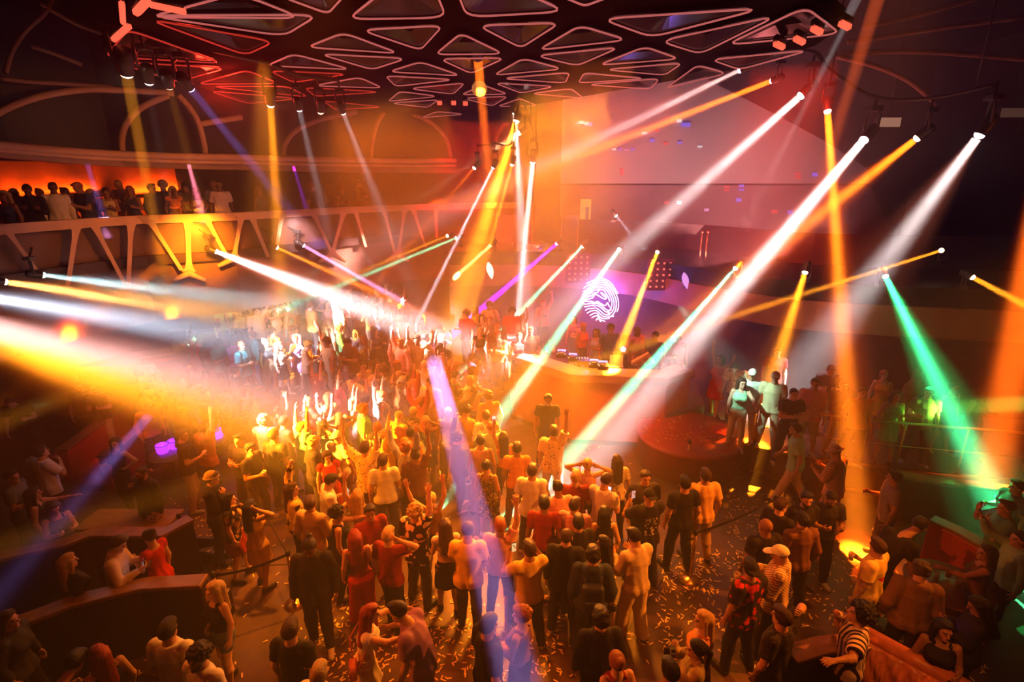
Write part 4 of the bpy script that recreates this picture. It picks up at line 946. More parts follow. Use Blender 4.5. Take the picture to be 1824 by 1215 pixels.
POSES = {
    # name: (pose, top, bottom)
    'man_arms_down': (Pose(arms={'L': DOWN, 'R': DOWN2}, feet=WIDE), 'tee', 'trousers'),
    'man_long_sleeves': (Pose(arms={'L': DOWN2, 'R': CUP}, feet=STEP, turn=.3), 'long', 'trousers'),
    'man_phone': (Pose(arms={'L': PHONE, 'R': PHONE}, nod=.45, lean=(0, .08), feet=STEP), 'tee', 'trousers'),
    'man_right_arm_up': (Pose(arms={'L': DOWN, 'R': UP}, feet=WIDE, turn=.2), 'tee', 'trousers'),
    'man_left_fist_up': (Pose(arms={'L': FIST, 'R': DOWN2}, feet=STEP, turn=-.3), 'loose', 'trousers'),
    'man_both_arms_up': (Pose(arms={'L': UPSIDE, 'R': UP}, feet=WIDE), 'loose', 'trousers'),
    'man_drink': (Pose(arms={'L': DOWN, 'R': CUP}, feet=WIDE, turn=-.4), 'loose', 'slim'),
    'man_drinking': (Pose(arms={'L': SIDEOUT, 'R': MOUTH}, nod=-.25, feet=STEP), 'loose', 'trousers'),
    'man_photographing': (Pose(arms={'L': FACE, 'R': FACE}, feet=WIDE), 'loose', 'trousers'),
    'man_hand_on_neck': (Pose(arms={'L': DOWN, 'R': NECK}, feet=STEP), 'tee', 'trousers'),
    'man_leaning': (Pose(arms={'L': CUP, 'R': DOWN}, lean=(.05, .55), nod=.5, turn=.2, feet=STEP), 'tee', 'trousers'),
    'man_jacket': (Pose(arms={'L': DOWN2, 'R': DOWN}, nod=.4, feet=STEP), 'jacket', 'trousers'),
    'man_hoodie': (Pose(arms={'L': PHONE, 'R': CUP}, nod=.3, feet=STEP), 'hoodie', 'trousers'),
    'man_walking': (Pose(arms={'L': ((.2, -.4, -1), (.1, .1, -1), (-1, 0, 0), .4, .1), 'R': ((.2, .4, -1), (0, .8, -1), (-1, 0, 0), .4, .1)}, feet=WALK, lean=(0, .1)), 'tee', 'trousers'),
    'man_shorts': (Pose(arms={'L': CUP, 'R': DOWN}, feet=WIDE, turn=.5), 'loose', 'shorts'),
    'man_arms_crossed': (Pose(arms={'L': CROSS, 'R': CROSS}, feet=WIDE), 'tee', 'trousers'),
    'man_hugging': (Pose(arms={'L': DOWN, 'R': ((.35, .6, -.8), (-.3, 1, -.2), (-.9, 0, 0), .4, .1)}, lean=(0, .28), nod=.35, tilt=.15, feet=STEP), 'loose', 'shorts'),
    'man_hand_at_mouth': (Pose(arms={'L': DOWN, 'R': MOUTH}, feet=STEP, nod=.1), 'jacket', 'trousers'),
    'man_arm_forward_up': (Pose(arms={'L': DOWN, 'R': FWDUP}, feet=STEP), 'long', 'slim'),
    'man_sitting': (Pose(arms={'L': ((.3, .4, -1), (-.1, 1, .0), (0, 0, -1), .3, .1), 'R': CUP}, sit=True), 'tee', 'trousers'),
    'woman_arms_down': (Pose(True, arms={'L': DOWN, 'R': DOWN2}, feet=STEP, sway=.03), 'tank', 'slim'),
    'woman_drink': (Pose(True, arms={'L': CUP, 'R': DOWN}, feet=STEP, sway=-.03, turn=.3), 'crop', 'skirt'),
    'woman_arm_up': (Pose(True, arms={'L': UP, 'R': DOWN2}, feet=STEP, sway=.03, turn=-.2), 'dress', None),
    'woman_both_arms_up': (Pose(True, arms={'L': UPSIDE, 'R': UP}, feet=STEP, sway=.03), 'tank', 'short_shorts'),
    'woman_phone': (Pose(True, arms={'L': PHONE, 'R': PHONE}, nod=.35, feet=STEP), 'tank', 'short_shorts'),
    'woman_hand_on_hip': (Pose(True, arms={'L': HIP, 'R': CUP}, feet=STEP, sway=.04, turn=.5), 'dress', None),
    'woman_reaching': (Pose(True, arms={'L': REACH, 'R': DOWN}, feet=STEP, turn=.3), 'tank', 'slim'),
    'woman_hugging': (Pose(True, arms={'L': HUG, 'R': HUG}, lean=(0, .12), nod=.1, tilt=-.15, feet=STEP), 'crop', 'skirt'),
    'woman_photographing': (Pose(True, arms={'L': FACE, 'R': FACE}, feet=STEP), 'long', 'slim'),
    'woman_gown': (Pose(True, arms={'L': PHONE, 'R': DOWN}, feet=STEP, nod=.2), 'gown', None),
    'woman_hands_in_hair': (Pose(True, arms={'L': NECK, 'R': NECK}, feet=STEP, sway=.03), 'dress', None),
    'woman_sitting': (Pose(True, arms={'L': CUP, 'R': PHONE}, sit=True), 'tank', 'slim'),
}

# ---------------------------------------------------------------- the guests
CL = {'white': (.8, .78, .75), 'cream': (.74, .60, .40), 'black': (.014, .012, .013), 'charcoal': (.05, .045, .05), 'grey': (.24, .23, .24), 'slate': (.26, .31, .42), 'navy': (.03, .045, .11), 'red': (.55, .02, .02), 'maroon': (.24, .014, .018),
      'pink': (.8, .42, .42), 'yellow': (.78, .56, .14), 'gold': (.58, .38, .10), 'green': (.10, .32, .14), 'mint': (.35, .7, .5), 'orange': (.75, .28, .06), 'brown': (.16, .08, .04), 'tan': (.5, .34, .2), 'purple': (.27, .13, .3), 'teal': (.05, .3, .32), 'denim': (.10, .15, .26),
      'fair': (.62, .38, .28), 'olive': (.48, .27, .17), 'brownskin': (.26, .13, .075), 'dark': (.11, .055, .035), 'blonde': (.62, .42, .17), 'ginger': (.42, .13, .04), 'redhair': (.3, .03, .02), 'blackhair': (.012, .009, .008), 'brownhair': (.06, .03, .016), 'whitehair': (.7, .68, .65)}
M_SKIN, M_HAIR, M_PLAIN = cloth_mat('skin', 'skin', .5), cloth_mat('hair_strands', 'hair', .45), cloth_mat('plain_cloth', 'plain')
M_EYE = mat('eye_dark', (.03, .02, .018), .25); M_BROW = mat('brow', (.03, .018, .012), .7); M_LIP = mat('lip', (.38, .12, .1), .5)
M_SHOE = cloth_mat('shoe', 'plain', .5)
PAT = {'': M_PLAIN}
for k_ in ('leaf', 'floral', 'dots', 'camo', 'stripes', 'check', 'tiger', 'print', 'sketch'): PAT[k_] = cloth_mat(k_ + '_cloth', k_)
BODY, TOP, BOT, SHOE, HAIR = {}, {}, {}, {}, {}
def body_mesh(pose):
    if pose not in BODY:
        me, V, Q = body_field(POSES[pose][0], .009).mesh('person'); skin_slots(V, Q, POSES[pose][0], me)
        for m in (M_SKIN, M_EYE, M_BROW, M_LIP): me.materials.append(m)
        BODY[pose] = me
    return BODY[pose]
def top_mesh(pose, kind, pat):
    k = (pose, kind, pat)
    if k not in TOP:
        me = top_field(POSES[pose][0], kind, .011).mesh(kind)[0]; me.materials.append(PAT[pat]); TOP[k] = me
    return TOP[k]
def bottom_mesh(pose, kind):
    if (pose, kind) not in BOT:
        me = bottom_field(POSES[pose][0], kind, .012).mesh(kind)[0]; me.materials.append(M_PLAIN); BOT[pose, kind] = me
    return BOT[pose, kind]
def shoe_mesh(pose, q):
    if (pose, q) not in SHOE:
        me = shoe_field(POSES[pose][0], q, .01).mesh('shoe')[0]; me.materials.append(M_SHOE); SHOE[pose, q] = me
    return SHOE[pose, q]
def hair_of(kind):
    if kind not in HAIR:
        me = beard_mesh() if kind == 'beard' else hair_mesh(kind); me.materials.append(M_PLAIN if kind in ('cap', 'backcap', 'beanie', 'hat') else M_HAIR); HAIR[kind] = me
    return HAIR[kind]
TOPNAME = {'tee': 't_shirt', 'loose': 'loose_shirt', 'long': 'long_sleeved_shirt', 'jacket': 'jacket', 'hoodie': 'hooded_jacket', 'tank': 'tank_top', 'crop': 'crop_top', 'vest': 'vest', 'dress': 'dress', 'gown': 'long_dress'}
BOTNAME = {'trousers': 'trousers', 'slim': 'slim_trousers', 'wide': 'wide_trousers', 'shorts': 'shorts', 'short_shorts': 'short_shorts', 'skirt': 'skirt'}
HAIRNAME = {'cap': 'cap', 'backcap': 'cap', 'beanie': 'beanie', 'hat': 'hat'}
PEOPLE = []
def kid(root, name, me, col, M=None):
    o = bpy.data.objects.new(name, me); COL.objects.link(o); o.parent = root; o.color = (*col, 1)
    if M is not None: o.matrix_local = M
    return o
def person(hx, hy, zf, h, face, pose, top, bottom, hair, skin, label, group, feet=True, Y=None):
    p = POSES[pose][0]; k = h / 1.75; J = p.J['head']; R = Matrix.Rotation(math.radians(face), 3, 'Z')
    hl = Vector(J) * k; P = G(hx, hy, zf + hl.z) if Y is None else Vector((A(hx, hy, Y).x, Y, zf + hl.z))
    o = bpy.data.objects.new('person', body_mesh(pose)); COL.objects.link(o)
    sk = Vector(CL[skin]) * rnd.uniform(.85, 1.12); o.color = (*sk, 1)
    o.location = P - R @ hl; o.rotation_euler = (0, 0, math.radians(face)); o.scale = (k, k, k); o.location.z = zf
    tag(o, label, 'person', group)
    jit = lambda c: [min(1, max(0, v * rnd.uniform(.9, 1.1))) for v in CL[c]]
    t = (top + '::').split(':'); kid(o, TOPNAME[t[0]], top_mesh(pose, t[0], t[2]), jit(t[1]))
    if bottom: b = bottom.split(':'); kid(o, BOTNAME[b[0]], bottom_mesh(pose, b[0]), jit(b[1]))
    HM = Matrix.Translation(J) @ Matrix([list(r) for r in p.R]).to_4x4()
    for part in hair.split('+'):
        if not part: continue
        a, c = part.split(':'); kid(o, HAIRNAME.get(a, 'beard' if a == 'beard' else 'hair'), hair_of(a), jit(c), HM)
    if feet:
        sc_ = (.5, .48, .46) if rnd.random() < .45 else (.02, .018, .018)
        for q in 'LR': kid(o, 'shoe', shoe_mesh(pose, q), sc_)
    PEOPLE.append(o)
    return o
def hand_of(o, pose, q, along=.07, out=.03):
    p = POSES[pose][0]; fd, pn, curl, sp, sg = p.hand[q]; k = o.scale[0]
    v = Vector(p.J['wr' + q] + fd * along + pn * out) * k
    return o.location + Matrix.Rotation(o.rotation_euler.z, 3, 'Z') @ v, Matrix.Rotation(o.rotation_euler.z, 3, 'Z') @ Vector(fd)

M_CUP = mat('plastic_cup', (.85, .8, .72), .15, alpha=.55); M_DRINK = mat('drink', (.6, .25, .05), .1); M_PHONE = mat('phone_back', (.03, .03, .035), .25)
def screen_mat(n, c, p): m = mat('phone_screen_' + n, (.02, .02, .02), .2, emit=c, power=p); m.cycles.emission_sampling = 'NONE'; return m
def cup(pos, label):
    o = empty('cup', pos); MB().lathe([(.031, -.06), (.042, .06), (.039, .06), (.029, -.055)], 12).build('tumbler', M_CUP, o)
    MB().lathe([(0, -.052), (.028, -.052), (.035, .03), (0, .03)], 12).build('drink', M_DRINK, o); tag(o, label, 'cup', 'drinks in hand')
def bottle(pos, d, label):
    o = empty('bottle', pos); q = d.normalized().to_track_quat('Z', 'Y').to_matrix().to_4x4()
    MB().lathe([(0, -.12), (.033, -.12), (.033, .03), (.014, .08), (.013, .14), (0, .14)], 12, q).build('glass', mat('brown_glass', (.35, .14, .04), .12), o); MB().lathe([(.034, -.08), (.034, 0)], 12, q).build('paper_label', mat('bottle_paper', (.7, .6, .4), .6), o)
    tag(o, label, 'bottle', 'drinks in hand')
def phone(pos, yaw, label, col=(.75, .7, 1), power=1.2, name='white', pitch=0.):
    o = empty('phone', pos, yaw); R = Matrix.Rotation(pitch, 4, 'X')
    MB().box((-.037, -.005, -.075), (.037, .005, .075), R).build('case', M_PHONE, o, bevel=.004)
    MB().add([R @ Vector(v) for v in [(-.033, -.0056, -.07), (.033, -.0056, -.07), (.033, -.0056, .07), (-.033, -.0056, .07)]], [(0, 1, 2, 3)]).build('screen', screen_mat(name, col, power), o); tag(o, label, 'phone', 'phones in hand')

NEAR, DECK, VIP = 'guests on the dance floor', 'guests on the raised deck', 'guests in the booths by the balcony'
m, w = 'man_', 'woman_'
ROWS = [
  # the booths and aisle beside the balcony
  (18, 718, 0, 1.82, -150, 'man_leaning', 'tee:black', 'trousers:charcoal', 'buzz:brownhair', 'fair', 'large short-haired man in black t-shirt leaning over his booth by the frame edge', VIP),
  (164, 695, 0, 1.78, -160, 'man_phone', 'tee:black', 'trousers:tan', 'short:brownhair', 'fair', 'man in black t-shirt with tan trousers and wristwatch looking down at his hands', VIP),
  (146, 689, 0, 1.80, -140, 'man_arms_down', 'tee:charcoal', 'trousers:black', 'short:brownhair', 'olive', 'man in charcoal t-shirt close behind the one looking at his hands', VIP),
  (74, 806, 0, 1.78, -25, 'man_drinking', 'loose:white', 'trousers:black', 'short:blackhair', 'olive', 'man in white shirt stretching his arm out beside the dark booth', VIP),
  (205, 790, 0, 1.68, 170, 'woman_hand_on_hip', 'tank:black', 'slim:black', 'long:brownhair', 'fair', 'woman in black tank top, hand on hip, behind the bearded man in black jacket', VIP),
  (252, 843, 0, 1.74, 165, 'man_hand_at_mouth', 'jacket:black', 'trousers:black', 'buzz:blackhair+beard:blackhair', 'brownskin', 'bearded man in black jacket holding his hand to his mouth behind the counter', VIP),
  (325, 776, 0, 1.80, -60, 'man_drink', 'tee:black', 'trousers:tan', 'short:brownhair', 'olive', 'man in black t-shirt and tan trousers holding a drink by the purple lit buckets', VIP),
  (362, 764, 0, 1.72, -20, 'man_right_arm_up', 'loose:orange', 'trousers:navy', 'tousled:brownhair', 'fair', 'man in orange shirt raising his hand above the purple lit buckets', VIP),
  (378, 853, 0, 1.78, -80, 'man_hand_at_mouth', 'jacket:black', 'trousers:black', 'short:brownhair+beanie:tan', 'fair', 'man in tan beanie and black jacket with his hand at his mouth', NEAR),
  (408, 890, 0, 1.66, -75, 'woman_drink', 'tee:gold:leaf', 'skirt:maroon', 'bob:blackhair', 'fair', 'black-haired woman in gold patterned blouse next to the man in the beanie', NEAR),
  (446, 903, 0, 1.66, -15, 'woman_hands_in_hair', 'dress:gold', '', 'long:blackhair', 'olive', 'dark-haired woman in open-backed gold dress with hands in her hair', NEAR),
  (426, 784, 0, 1.80, 170, 'man_arms_crossed', 'tee:black', 'trousers:black', 'short:blackhair', 'olive', 'man in black t-shirt with arms crossed facing out of the crowd', VIP),
  (446, 800, 0, 1.76, -100, 'man_drink', 'tee:black', 'trousers:charcoal', 'short:blackhair', 'olive', 'dark-haired man in black t-shirt with a drink, his back to the one with crossed arms', NEAR),
  (60, 880, 0, 1.68, -60, 'woman_reaching', 'tank:black', 'slim:black', 'long:blackhair', 'olive', 'woman in black tank top reaching an arm across the dark booth', VIP),
  (96, 905, 0, 1.64, -120, 'woman_phone', 'tank:charcoal', 'short_shorts:black', 'long:brownhair', 'fair', 'woman in charcoal tank top with bare arms beside the blonde seated woman', VIP),
  (22, 850, 0, 1.76, -70, 'man_drink', 'tee:charcoal', 'trousers:black', 'short:blackhair', 'brownskin', 'man in charcoal t-shirt with a drink at the edge of the dark booth', VIP),
  (126, 1000, .0, 1.66, -30, 'woman_arms_down', 'long:black', 'slim:black', 'long:blonde', 'fair', 'long-haired blonde woman in black seen from behind at the dark ledge', VIP),
  (222, 965, 0, 1.76, -70, 'man_phone', 'long:cream', 'trousers:tan', 'short:brownhair', 'fair', 'man in cream long-sleeved shirt bent over his phone behind the ledge', VIP),
  (251, 962, 0, 1.66, 80, 'woman_gown', 'gown:red', '', 'bun:brownhair', 'fair', 'woman in red dress with hair bun leaning to the man in cream', VIP),
  (381, 1052, 0, 1.66, 150, 'woman_arms_down', 'tank:black', 'short_shorts:denim', 'long:blonde', 'fair', 'blonde woman in black top and denim shorts standing in the aisle', NEAR),
  (300, 1124, 0, 1.78, -5, 'man_arms_down', 'loose:white', 'trousers:charcoal', 'short:blackhair', 'olive', 'man in white shirt seen from behind below the dark ledge', NEAR),
  (353, 1172, 0, 1.74, 160, 'man_arms_down', 'tee:white', 'trousers:denim', 'curly:blackhair+beard:blackhair', 'olive', 'curly-haired bearded man in white t-shirt facing out beside the man seen from behind', NEAR),
  (134, 1180, 0, 1.72, -10, 'man_leaning', 'tee:orange', 'trousers:black', 'short:blackhair', 'fair', 'dark-haired person in orange top bent over at the bottom frame edge', NEAR),
  (176, 1168, 0, 1.66, 60, 'woman_arms_down', 'tank:black', 'slim:black', 'long:redhair', 'fair', 'red-haired woman in black next to the bent person in orange', NEAR),
  (15, 1105, 0, 1.70, -80, 'woman_arms_down', 'long:charcoal', 'slim:black', 'bob:brownhair', 'fair', 'brown-haired woman in charcoal at the end of the dark ledge', VIP),
  # the dance floor, balcony half
  (488, 776, 0, 1.84, -20, 'man_arms_down', 'tee:black', 'trousers:charcoal', 'short:brownhair', 'olive', 'broad man in black t-shirt standing behind the one in the gold and green sweater', NEAR),
  (506, 752, 0, 1.76, -40, 'man_arms_crossed', 'tee:charcoal', 'trousers:black', 'short:brownhair', 'olive', 'man in charcoal t-shirt with arms crossed behind the broad man in black', NEAR),
  (561, 790, 0, 1.78, -55, 'man_jacket', 'jacket:black', 'trousers:charcoal', 'tousled:blonde', 'fair', 'blond man in black jacket looking down in the orange light', NEAR),
  (580, 812, 0, 1.64, -150, 'woman_gown', 'gown:red', '', 'long:brownhair', 'fair', 'woman in long red dress behind the man with the white cap', NEAR),
  (520, 872, 0, 1.70, -50, 'man_left_fist_up', 'long:gold:camo', 'trousers:black', 'long:brownhair', 'fair', 'long-haired dancer in gold and green sweater punching a fist up', NEAR),
  (589, 857, 0, 1.76, -60, 'man_phone', 'tee:white', 'trousers:black', 'short:blackhair', 'olive', 'man in white t-shirt with bag strap reading his phone', NEAR),
  (553, 898, 0, 1.76, -15, 'man_long_sleeves', 'long:tan', 'trousers:brown', 'short:brownhair', 'olive', 'man in tan long-sleeved shirt seen from behind by the rope stand', NEAR),
  (601, 915, 0, 1.68, -70, 'woman_reaching', 'tank:black', 'slim:black', 'curly:blackhair', 'olive', 'curly-haired woman in black tank top holding her arm out', NEAR),
  (601, 778, 0, 1.80, -20, 'man_arms_down', 'tee:white', 'trousers:brown', 'backcap:white', 'olive', 'man in white t-shirt and white cap turned away', NEAR),
  (650, 800, 0, 1.82, -15, 'man_both_arms_up', 'loose:cream:floral', 'trousers:brown', 'short:brownhair', 'fair', 'man in flowered cream shirt with dark braces throwing both arms up', NEAR),
  (682, 822, 0, 1.80, 15, 'man_drink', 'tee:white', 'trousers:charcoal', 'short:brownhair', 'olive', 'man in plain white t-shirt close to the flowered shirt with braces', NEAR),
  (637, 884, 0, 1.68, 10, 'woman_arm_up', 'tank:tan', 'slim:charcoal', 'long:blonde', 'fair', 'blonde woman in tan tank top lifting one arm', NEAR),
  (659, 913, 0, 1.76, -140, 'man_drink', 'tee:maroon', 'trousers:black', 'short:blackhair', 'brownskin', 'man in maroon t-shirt facing the blonde woman', NEAR),
  (733, 772, 0, 1.80, -30, 'man_arms_down', 'tee:orange', 'trousers:brown', 'short:blackhair', 'olive', 'man in orange t-shirt below the man with shoulder strap on the podium', NEAR),
  (740, 811, 0, 1.80, 5, 'man_right_arm_up', 'tee:brown', 'trousers:charcoal', 'short:brownhair', 'brownskin', 'man in brown t-shirt deep in the amber haze with one arm high', NEAR),
  (767, 680, .35, 1.86, -25, 'man_arms_down', 'long:pink', 'wide:pink', 'buzz:brownhair', 'fair', 'tall man all in pink with a shoulder strap standing above the crowd', NEAR),
  (756, 652, .35, 1.80, -30, 'man_jacket', 'tee:pink', 'trousers:tan', 'short:whitehair', 'fair', 'white-haired man in pink t-shirt behind the tall man in pink', NEAR),
  (798, 735, 0, 1.86, -10, 'man_arms_down', 'vest:slate', 'wide:grey', 'buzz:whitehair', 'fair', 'white-haired man in slate vest with bare arms, centre of the white glare', NEAR),
  (818, 702, 0, 1.78, -70, 'man_arm_forward_up', 'long:charcoal', 'slim:black', 'short:blackhair', 'brownskin', 'man in charcoal reaching an open hand up towards the booth', NEAR),
  (866, 742, 0, 1.76, 10, 'man_arms_down', 'loose:white', 'trousers:denim', 'short:brownhair', 'olive', 'man in loose white shirt where the mint shaft lands', NEAR),
  (856, 786, 0, 1.76, 5, 'man_arms_down', 'vest:pink', 'trousers:tan', 'short:blackhair', 'olive', 'man in pink sleeveless top below the mint shaft', NEAR),
  (866, 830, 0, 1.68, -10, 'woman_arms_down', 'dress:gold:dots', '', 'bun:blackhair', 'olive', 'woman in black and gold dotted dress with hair bun', NEAR),
  (897, 780, 0, 1.70, 20, 'woman_arm_up', 'tank:orange', 'slim:black', 'long:blackhair', 'olive', 'dark long-haired woman in orange tank top holding up a lit phone', NEAR),
  (740, 913, 0, 1.80, -25, 'man_right_arm_up', 'loose:cream:leaf', 'trousers:charcoal', 'curly:blonde', 'fair', 'curly blond man in black shirt with big cream leaves, one arm raised', NEAR),
  (768, 889, 0, 1.66, -5, 'woman_both_arms_up', 'tank:brown', 'short_shorts:black', 'bun:blonde', 'olive', 'woman with blonde hair bun and brown top, both arms up', NEAR),
  (793, 938, 0, 1.68, 15, 'woman_phone', 'crop:white', 'skirt:black', 'long:brownhair', 'fair', 'long-haired woman in white crop top and black skirt seen from behind', NEAR),
  (833, 946, 0, 1.78, 0, 'man_phone', 'loose:yellow', 'trousers:charcoal', 'short:brownhair', 'olive', 'man in pale yellow shirt with dark trousers seen squarely from behind', NEAR),
  (891, 938, 0, 1.76, -10, 'man_right_arm_up', 'tee:pink', 'trousers:charcoal', 'short:ginger', 'fair', 'ginger man in pink t-shirt holding a drink up high', NEAR),
  (692, 955, 0, 1.74, -20, 'man_hand_on_neck', 'tee:maroon', 'trousers:black', 'short:blonde', 'fair', 'short-haired blond man in dark maroon t-shirt with his hand at his neck', NEAR),
  (632, 958, 0, 1.68, 20, 'woman_arms_down', 'tank:maroon', 'wide:red', 'long:redhair', 'fair', 'woman with long dark red hair and wide red trousers', NEAR),
  (551, 975, 0, 1.86, -170, 'man_jacket', 'jacket:black', 'trousers:black', 'bun:blackhair', 'dark', 'large man in long black jacket with tied-up hair looking down at the floor', NEAR),
  (518, 1124, 0, 1.78, -10, 'man_arms_down', 'tee:black', 'trousers:charcoal', 'short:brownhair', 'fair', 'brown-haired man in black t-shirt seen from behind in the lower aisle', NEAR),
  (569, 1202, 0, 1.70, -10, 'man_arms_down', 'tee:white', 'trousers:black', 'short:blonde', 'fair', 'blond person at the bottom frame edge below the black t-shirt', NEAR),
  (661, 1094, 0, 1.68, -75, 'woman_hugging', 'crop:white', 'skirt:cream', 'long:redhair', 'fair', 'copper-haired woman in white halter top with orange purse hugging a man', NEAR),
  (709, 1090, 0, 1.78, 80, 'man_hugging', 'loose:purple', 'shorts:purple', 'short:blackhair', 'olive', 'man in purple-grey shirt and shorts bending to the copper-haired woman', NEAR),
  (876, 1112, 0, 1.80, -60, 'man_arms_down', 'loose:black', 'trousers:black', 'short:blackhair', 'fair', 'dark-haired man in loose black shirt inside the violet shaft', NEAR),
  (923, 1099, 0, 1.68, 60, 'woman_drink', 'tank:purple', 'slim:black', 'tousled:ginger', 'fair', 'ginger-haired woman lit violet holding a glowing drink', NEAR),
  # the dance floor, stage half
  (986, 770, 0, 1.84, -15, 'man_right_arm_up', 'loose:cream:floral', 'trousers:cream', 'short:brownhair', 'fair', 'man in sprigged cream shirt and cream trousers raising a fist before the booth', NEAR),
  (976, 712, .45, 1.72, 175, 'man_arms_down', 'tee:black', 'trousers:black', 'short:blackhair+beard:whitehair', 'brownskin', 'steward in black with pale face mask standing against the booth front', NEAR),
  (948, 840, 0, 1.80, -10, 'man_arms_down', 'loose:white', 'trousers:charcoal', 'short:brownhair', 'olive', 'broad man in white t-shirt with greenish light on one shoulder', NEAR),
  (921, 800, 0, 1.76, 0, 'man_arms_down', 'tee:orange', 'trousers:brown', 'short:blackhair', 'brownskin', 'man in orange t-shirt dissolved in haze before the stage', NEAR),
  (1003, 876, 0, 1.74, 10, 'man_phone', 'tee:pink', 'trousers:charcoal', 'short:blackhair', 'brownskin', 'man in pink t-shirt behind the broad man with the green shoulder', NEAR),
  (1024, 856, 0, 1.76, 0, 'man_drink', 'tee:maroon', 'trousers:black', 'short:blonde', 'fair', 'blond man in maroon t-shirt next to the bright white t-shirt', NEAR),
  (1077, 856, 0, 1.80, -40, 'man_phone', 'tee:white', 'trousers:black', 'short:brownhair', 'olive', 'man in glaring white t-shirt holding his phone low', NEAR),
  (1099, 822, 0, 1.70, 10, 'woman_arms_down', 'tee:cream:floral', 'slim:black', 'long:brownhair', 'olive', 'long-haired woman in sprigged cream blouse behind the glaring white t-shirt', NEAR),
  (1046, 828, 0, 1.72, -10, 'woman_hands_in_hair', 'tank:pink', 'slim:charcoal', 'bun:blonde', 'fair', 'blonde woman in pink tank top lost in the white shaft', NEAR),
  (1150, 851, 0, 1.80, -175, 'man_arms_down', 'loose:charcoal', 'trousers:black', 'short:brownhair', 'olive', 'man in open charcoal shirt facing out on the red lit floor', NEAR),
  (1156, 884, 0, 1.82, 15, 'man_photographing', 'loose:black:sketch', 'trousers:black', 'backcap:black', 'olive', 'man in black t-shirt with pale drawing on its back taking a photo', NEAR),
  (1220, 862, 0, 1.80, 10, 'man_arms_down', 'tee:black', 'trousers:black', 'short:blackhair', 'olive', 'man in plain black t-shirt with hands down next to the yellow shirt', NEAR),
  (1256, 848, 0, 1.82, 5, 'man_arms_down', 'loose:yellow', 'trousers:tan', 'short:brownhair', 'olive', 'man in pale yellow shirt by the brass rope stand', NEAR),
  (976, 897, 0, 1.76, -5, 'man_arms_down', 'tee:maroon', 'trousers:black', 'short:blackhair', 'brownskin', 'dark-haired man in maroon t-shirt below the green-lit shoulder', NEAR),
  (1022, 904, 0, 1.74, -15, 'man_drink', 'loose:pink', 'trousers:charcoal', 'short:brownhair', 'olive', 'man in loose pink shirt between maroon shirt and black-haired woman', NEAR),
  (1072, 915, 0, 1.68, 0, 'woman_arms_down', 'tank:black', 'slim:black', 'long:blackhair', 'fair', 'woman with straight black hair below the glaring white t-shirt', NEAR),
  (1034, 926, 0, 1.76, 20, 'man_drink', 'long:black', 'trousers:black', 'short:blackhair', 'olive', 'man in black long-sleeved top holding a clear glass', NEAR),
  (1011, 955, 0, 1.84, -10, 'man_arms_down', 'long:black', 'trousers:black', 'buzz:brownhair', 'fair', 'big man with shaved head in black sweatshirt', NEAR),
  (1109, 953, 0, 1.82, 25, 'man_phone', 'long:cream', 'wide:cream', 'short:blackhair', 'olive', 'man dressed in cream with dark hair by the open floor', NEAR),
  (1082, 968, 0, 1.66, 40, 'woman_reaching', 'tank:black', 'slim:black', 'long:blackhair', 'olive', 'woman in black throwing a bare arm over the neighbour in cream', NEAR),
  (943, 980, 0, 1.80, 20, 'man_photographing', 'tee:yellow', 'trousers:charcoal', 'short:brownhair', 'olive', 'man in golden yellow t-shirt lifting his phone with bent arms', NEAR),
  (1057, 986, 0, 1.80, -5, 'man_arms_down', 'hoodie:navy', 'trousers:black', 'tousled:blackhair', 'olive', 'man in navy hooded jacket with backpack seen from behind', NEAR),
  (1073, 1108, 0, 1.80, 5, 'man_arms_down', 'long:black', 'trousers:black', 'tousled:blackhair', 'olive', 'dark-haired man in black sweatshirt close to the lower floor seam', NEAR),
  (1095, 1172, 0, 1.68, 15, 'woman_arms_down', 'tank:maroon', 'slim:black', 'bun:ginger', 'fair', 'ginger-haired woman in maroon top at the bottom of the open floor', NEAR),
  (1193, 1196, 0, 1.76, 20, 'man_arms_down', 'tee:brown', 'trousers:black', 'short:blackhair', 'olive', 'black-haired head at the bottom frame edge beside the photographer', NEAR),
  (1240, 1156, 0, 1.68, 75, 'woman_photographing', 'long:tan', 'slim:black', 'ponytail:blackhair', 'olive', 'photographer with ponytail and tan top aiming a camera', NEAR),
  (1252, 1105, 0, 1.66, 70, 'woman_drink', 'tank:orange', 'skirt:brown', 'long:blonde', 'fair', 'woman with long shining blonde hair beside the photographer', NEAR),
  # the aisle and booths on the screen side
  (1337, 1014, 0, 1.80, 20, 'man_drink', 'loose:red:leaf', 'trousers:black', 'short:blackhair+backcap:black', 'olive', 'man in red shirt with dark ornate print and black cap', NEAR),
  (1389, 988, 0, 1.82, 60, 'man_hoodie', 'hoodie:cream:check', 'trousers:black', 'cap:white', 'olive', 'man in white cap and chequered cream hooded jacket', NEAR),
  (1392, 1100, 0, 1.80, 30, 'man_hand_on_neck', 'loose:charcoal:dots', 'trousers:black', 'short:brownhair', 'olive', 'man in dark speckled shirt scratching his neck', NEAR),
  (1563, 975, 0, 1.78, 35, 'man_drink', 'loose:yellow:print', 'trousers:charcoal', 'short:brownhair', 'fair', 'man in yellow t-shirt with red slanted print across the back', NEAR),
  (1530, 1094, 0, 1.80, 60, 'man_drinking', 'loose:cream:stripes', 'trousers:black', 'afro:blackhair', 'olive', 'afro-haired man in striped shirt drinking from a bottle', NEAR),
  (1640, 1018, 0, 1.84, -25, 'man_jacket', 'hoodie:brown', 'trousers:black', 'tousled:brownhair', 'olive', 'large person in dark brown top with broad back at the round table', NEAR),
  (1638, 936, 0, 1.82, -75, 'man_leaning', 'tee:black', 'trousers:black', 'short:blackhair', 'fair', 'man in black t-shirt bending over behind the yellow t-shirt', NEAR),
